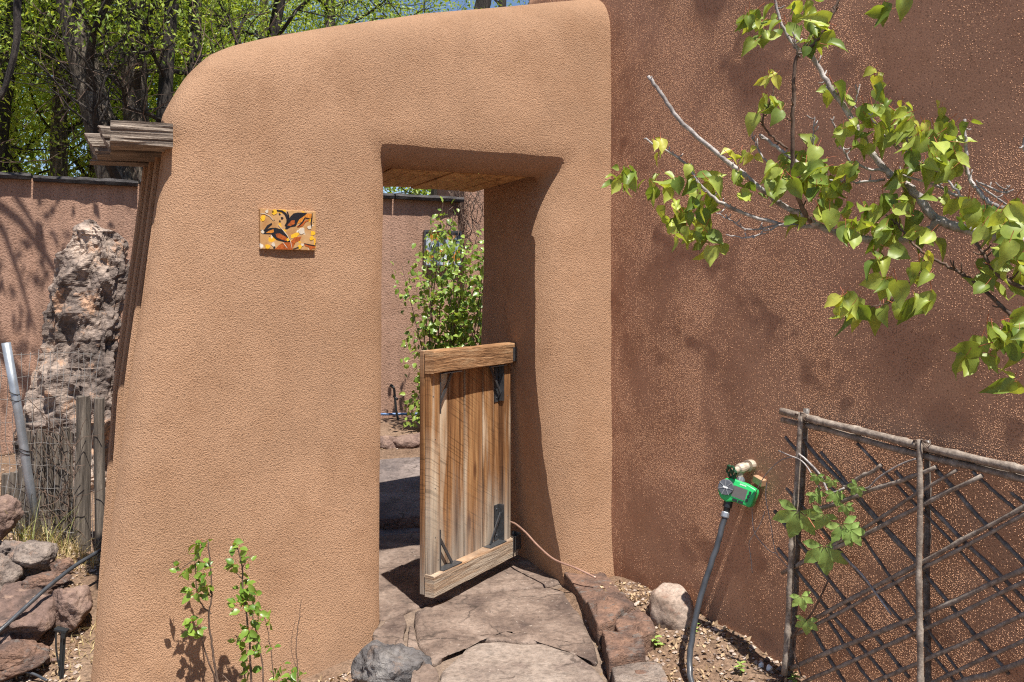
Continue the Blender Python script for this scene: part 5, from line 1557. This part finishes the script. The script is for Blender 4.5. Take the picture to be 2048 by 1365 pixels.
# a nearer tree outside the left edge: one dark limb shows, its crown shades the courtyard wall
lt = empty('elm_tree', Vector((-5.6, 6.6, 0.15)), 'dark bare limb of a tree hanging down at the left edge', 'tree', 'trees beyond the courtyard wall')
mb = MB(); mb.tube(smooth_path([Vector((-5.6,6.6,-.1)), Vector((-5.5,6.6,1.8)), Vector((-5.2,6.6,3.2)), Vector((-4.8,6.5,4.6)), Vector((-4.4,6.4,6))]), [.17-.003*i for i in range(33)], 12); mb.build('trunk', M['bark_dark'], lt, smooth=True)
mb = MB()
mb.tube(smooth_path([Vector((-5.0,6.55,3.8)), P(52,-60,6.3), P(36,0,6.3), P(34,80,6.3), P(18,150,6.3), P(0,195,6.3), P(-40,230,6.3)]), [.035-.0004*i for i in range(49)], 7)
q = random.Random(8); C_ = []
for k in range(7):
    e = Vector((q.uniform(-4.8,-2.8), q.uniform(5.8,7.0), q.uniform(4.2,5.6)))
    mb.tube(smooth_path([Vector((-4.8,6.5,4.4)), Vector((-4.3,6.5,4.8)).lerp(e,.4)+Vector((0,0,.2)), e], 4), [.03-.0025*i for i in range(9)], 5)
    for j in range(70): C_.append((e.x+q.gauss(0,.30), e.y+q.gauss(0,.30), e.z+q.gauss(0,.22)))
mb.build('branches', M['bark_dark'], lt)
C_ = np.array(C_); C_ = C_[(C_[:,2]-EYE)/C_[:,1]*F > HOR+40]
tag(leaf_cloud('crown', C_, (0,0,1), .08, M['leaf_tree'], lt, .5, 4, droop=.4), kind='stuff')

# thicket filling the view behind the trees
g = np.random.default_rng(5)
blobs = []
for k in range(230):
    bx = g.uniform(-17, 3.5) if k < 130 else g.uniform(-16, -5.5); by = g.uniform(15, 22)
    hmax = 9.0 if bx < -6.0 else (5.4 - (bx+6.5)*.16)
    blobs.append((bx, by, g.uniform(1.0, hmax), g.uniform(.6, 1.3)))
Cs = []
for (bx, by, bz, br_) in blobs:
    m_ = g.normal(size=(420,3)); m_ /= np.linalg.norm(m_, axis=1)[:,None]
    Cs.append(np.array([bx,by,bz]) + m_*(br_*g.random((420,1))**.4)*np.array([1.2,1,.85]))
tag(leaf_cloud('thicket', np.concatenate(Cs), (0.3,-0.6,1.0), .14, M['leaf_far'], None, .5, 6, droop=.3), 'mass of green foliage beyond the courtyard trees', 'thicket', kind='stuff')
# fine bare twigs woven through the trees at the left
mb = MB(); q = random.Random(15)
TWB = Vector((-6.2, 10.8, .2))
for k in range(60):
    p = P(q.uniform(0, 560), q.uniform(20, 330), q.uniform(9.8, 11.6)); d = Vector((q.uniform(-1,1), q.uniform(-.3,.3), q.uniform(-.5,.9))).normalized(); pts_ = [p]
    for j in range(9):
        d = (d + Vector((q.gauss(0,.18), q.gauss(0,.1), q.gauss(0,.18)))).normalized(); pts_.append(pts_[-1] + d*.13)
    mb.tube(pts_, [.008-.0006*i for i in range(10)], 4, 0, False)
    for j in (3,5,7):
        d2 = (d + Vector((q.gauss(0,.8), 0, q.gauss(0,.8)))).normalized(); mb.tube([pts_[j], pts_[j]+d2*.14, pts_[j]+d2*.3+Vector((0,0,q.gauss(0,.06)))], [.004,.003,.002], 4, 0, False)
tag(mb.build('bare_twigs', M['twig_brown']), 'fine bare grey twigs in front of the trees at upper left', 'twigs', kind='stuff')

# ------------------------------------------------------------------ litter, pebbles, dry grass
g = np.random.default_rng(9)
def soil_points(N, boxes):
    out = []
    for (x0, x1, y0, y1, n) in boxes:
        k = 0
        while k < n:
            x = g.uniform(x0, x1); y = g.uniform(y0, y1); k += 1
            s_ = (x-CX)*UW.x + (y-CY)*UW.y; t_ = (x-CX)*NW.x + (y-CY)*NW.y
            d_ = (x-CX)*UH.x + (y-CY)*UH.y; o_ = (x-CX)*NH.x + (y-CY)*NH.y
            if o_ < 0.0: continue
            if -.05 < s_ < 2.62 and -.17 - .085*max(s_-.9, 0)**2 < t_ < 1.0: continue
            if t_ < .2 and -.62 < x - (y-3.5)*-.05 < .36 and 3.2 < y: continue
            out.append((x, y, gz(x, y)))
    return np.array(out)
SPx = [(.35, 1.5, 3.2, 4.5, 2600), (-1.3, -.3, 3.3, 4.2, 2200), (-3.2, -1.7, 3.4, 5.2, 3600), (-1.6, .1, 7.4, 9.0, 1100), (-5, -2, 5.2, 7.5, 900)]
pts = soil_points(0, SPx); pts[:,2] += 0.004
tag(leaf_cloud('leaf_litter', pts, (0,0,2.5), .026, M['litter'], None, .5, 12), 'dry brown leaf litter scattered over the soil', 'leaf litter', kind='stuff')
pts = soil_points(0, [(a_, b_, c_, d_, int(n*.55)) for (a_, b_, c_, d_, n) in SPx])
N = len(pts); sz = g.uniform(.003, .011, N)*np.where(g.random(N) > .93, 2.0, 1)
oc = np.array([(1,0,0),(0,1,0),(-1,0,0),(0,-1,0),(0,0,1),(0,0,-1)], float)
jit = 1 + .5*(g.random((N,6,1))-.5)
V_ = pts[:,None,:] + oc[None]*jit*sz[:,None,None]*np.array([1,1,.7]) + np.array([0,0,.003])
fo = np.array([(0,1,4),(1,2,4),(2,3,4),(3,0,4),(1,0,5),(2,1,5),(3,2,5),(0,3,5)])
F_ = (fo[None] + 6*np.arange(N)[:,None,None]).reshape(-1,3)
tag(link('gravel', np_mesh('gravel', V_.reshape(-1,3), F_), M['pebble']), 'small pebbles and soil crumbs on the ground', 'gravel', kind='stuff')
# straw and grass tufts
def blades(name, tufts, mat, label, seed, wd=.0028):
    q = random.Random(seed); vs = []; fs = []
    for (bx, by, n, h, sp_, ln) in tufts:
        for k in range(n):
            x = bx + q.gauss(0, sp_); y = by + q.gauss(0, sp_*.6); z = gz(x, y) - .005
            a_ = q.uniform(0, 6.28); L_ = h*q.uniform(.5, 1.2); dx, dy = math.cos(a_), math.sin(a_); bend = q.uniform(.15, 1.0)*ln
            pr = []
            for j in range(5):
                f = j/4; pr.append(Vector((x + dx*L_*bend*f*f, y + dy*L_*bend*f*f, z + L_*f*(1-.45*bend*f))))
            b0 = len(vs); sx, sy = -dy*wd, dx*wd
            for j, p in enumerate(pr):
                w_ = 1-.85*j/4; vs += [(p.x-sx*w_, p.y-sy*w_, p.z), (p.x+sx*w_, p.y+sy*w_, p.z)]
            for j in range(4): fs.append((b0+2*j, b0+2*j+1, b0+2*j+3, b0+2*j+2))
    o = link(name, np_mesh(name, vs, fs), mat); tag(o, label, 'grass', kind='stuff')
tf_ = [P(x, y, Y) for (x, y, Y) in ((100,1090,4.85),(130,1110,4.85),(150,1125,4.8),(170,1135,4.75),(120,1150,4.6),(60,1070,4.8),(40,1085,4.75),(180,1160,4.6))]
blades('dry_grass', [(p.x, p.y, 34, .13, .07, 1.3) for p in tf_] + [(P(150,1300,3.9).x, 3.9, 60, .06, .12, 1.6), (P(170,1250,4.1).x, 4.1, 70, .08, .12, 1.6), (P(60,1060,4.9).x, 4.95, 14, .3, .1, .6)], M['straw'], 'dry straw-coloured grass around the stake fence', 4)
blades('green_grass', [(P(45,1085,4.7).x, 4.7, 26, .30, .03, .7), (P(110,1090,4.8).x, 4.8, 22, .30, .05, .9)], M['grass_green'], 'green-yellow grass tufts at the pipe post', 5)
# dry vines and stalks tangled between the stakes
mb = MB(); q = random.Random(6)
for k in range(60):
    p = P(q.uniform(60, 150), q.uniform(850, 1090), q.uniform(4.86, 4.93)); pts_ = [p]; d = Vector((q.gauss(0,.35), q.gauss(0,.1), q.choice((-1,1))*q.uniform(.3,1)))
    for j in range(6): d = d + Vector((q.gauss(0,.3), q.gauss(0,.1), q.gauss(0,.3))); pts_.append(pts_[-1] + d.normalized()*.04)
    mb.tube(pts_, .0020, 4, 0, False)
tag(mb.build('vine_tangle', M['twig_brown']), 'tangled dry vine stems woven over the stake fence', 'vine', kind='stuff')
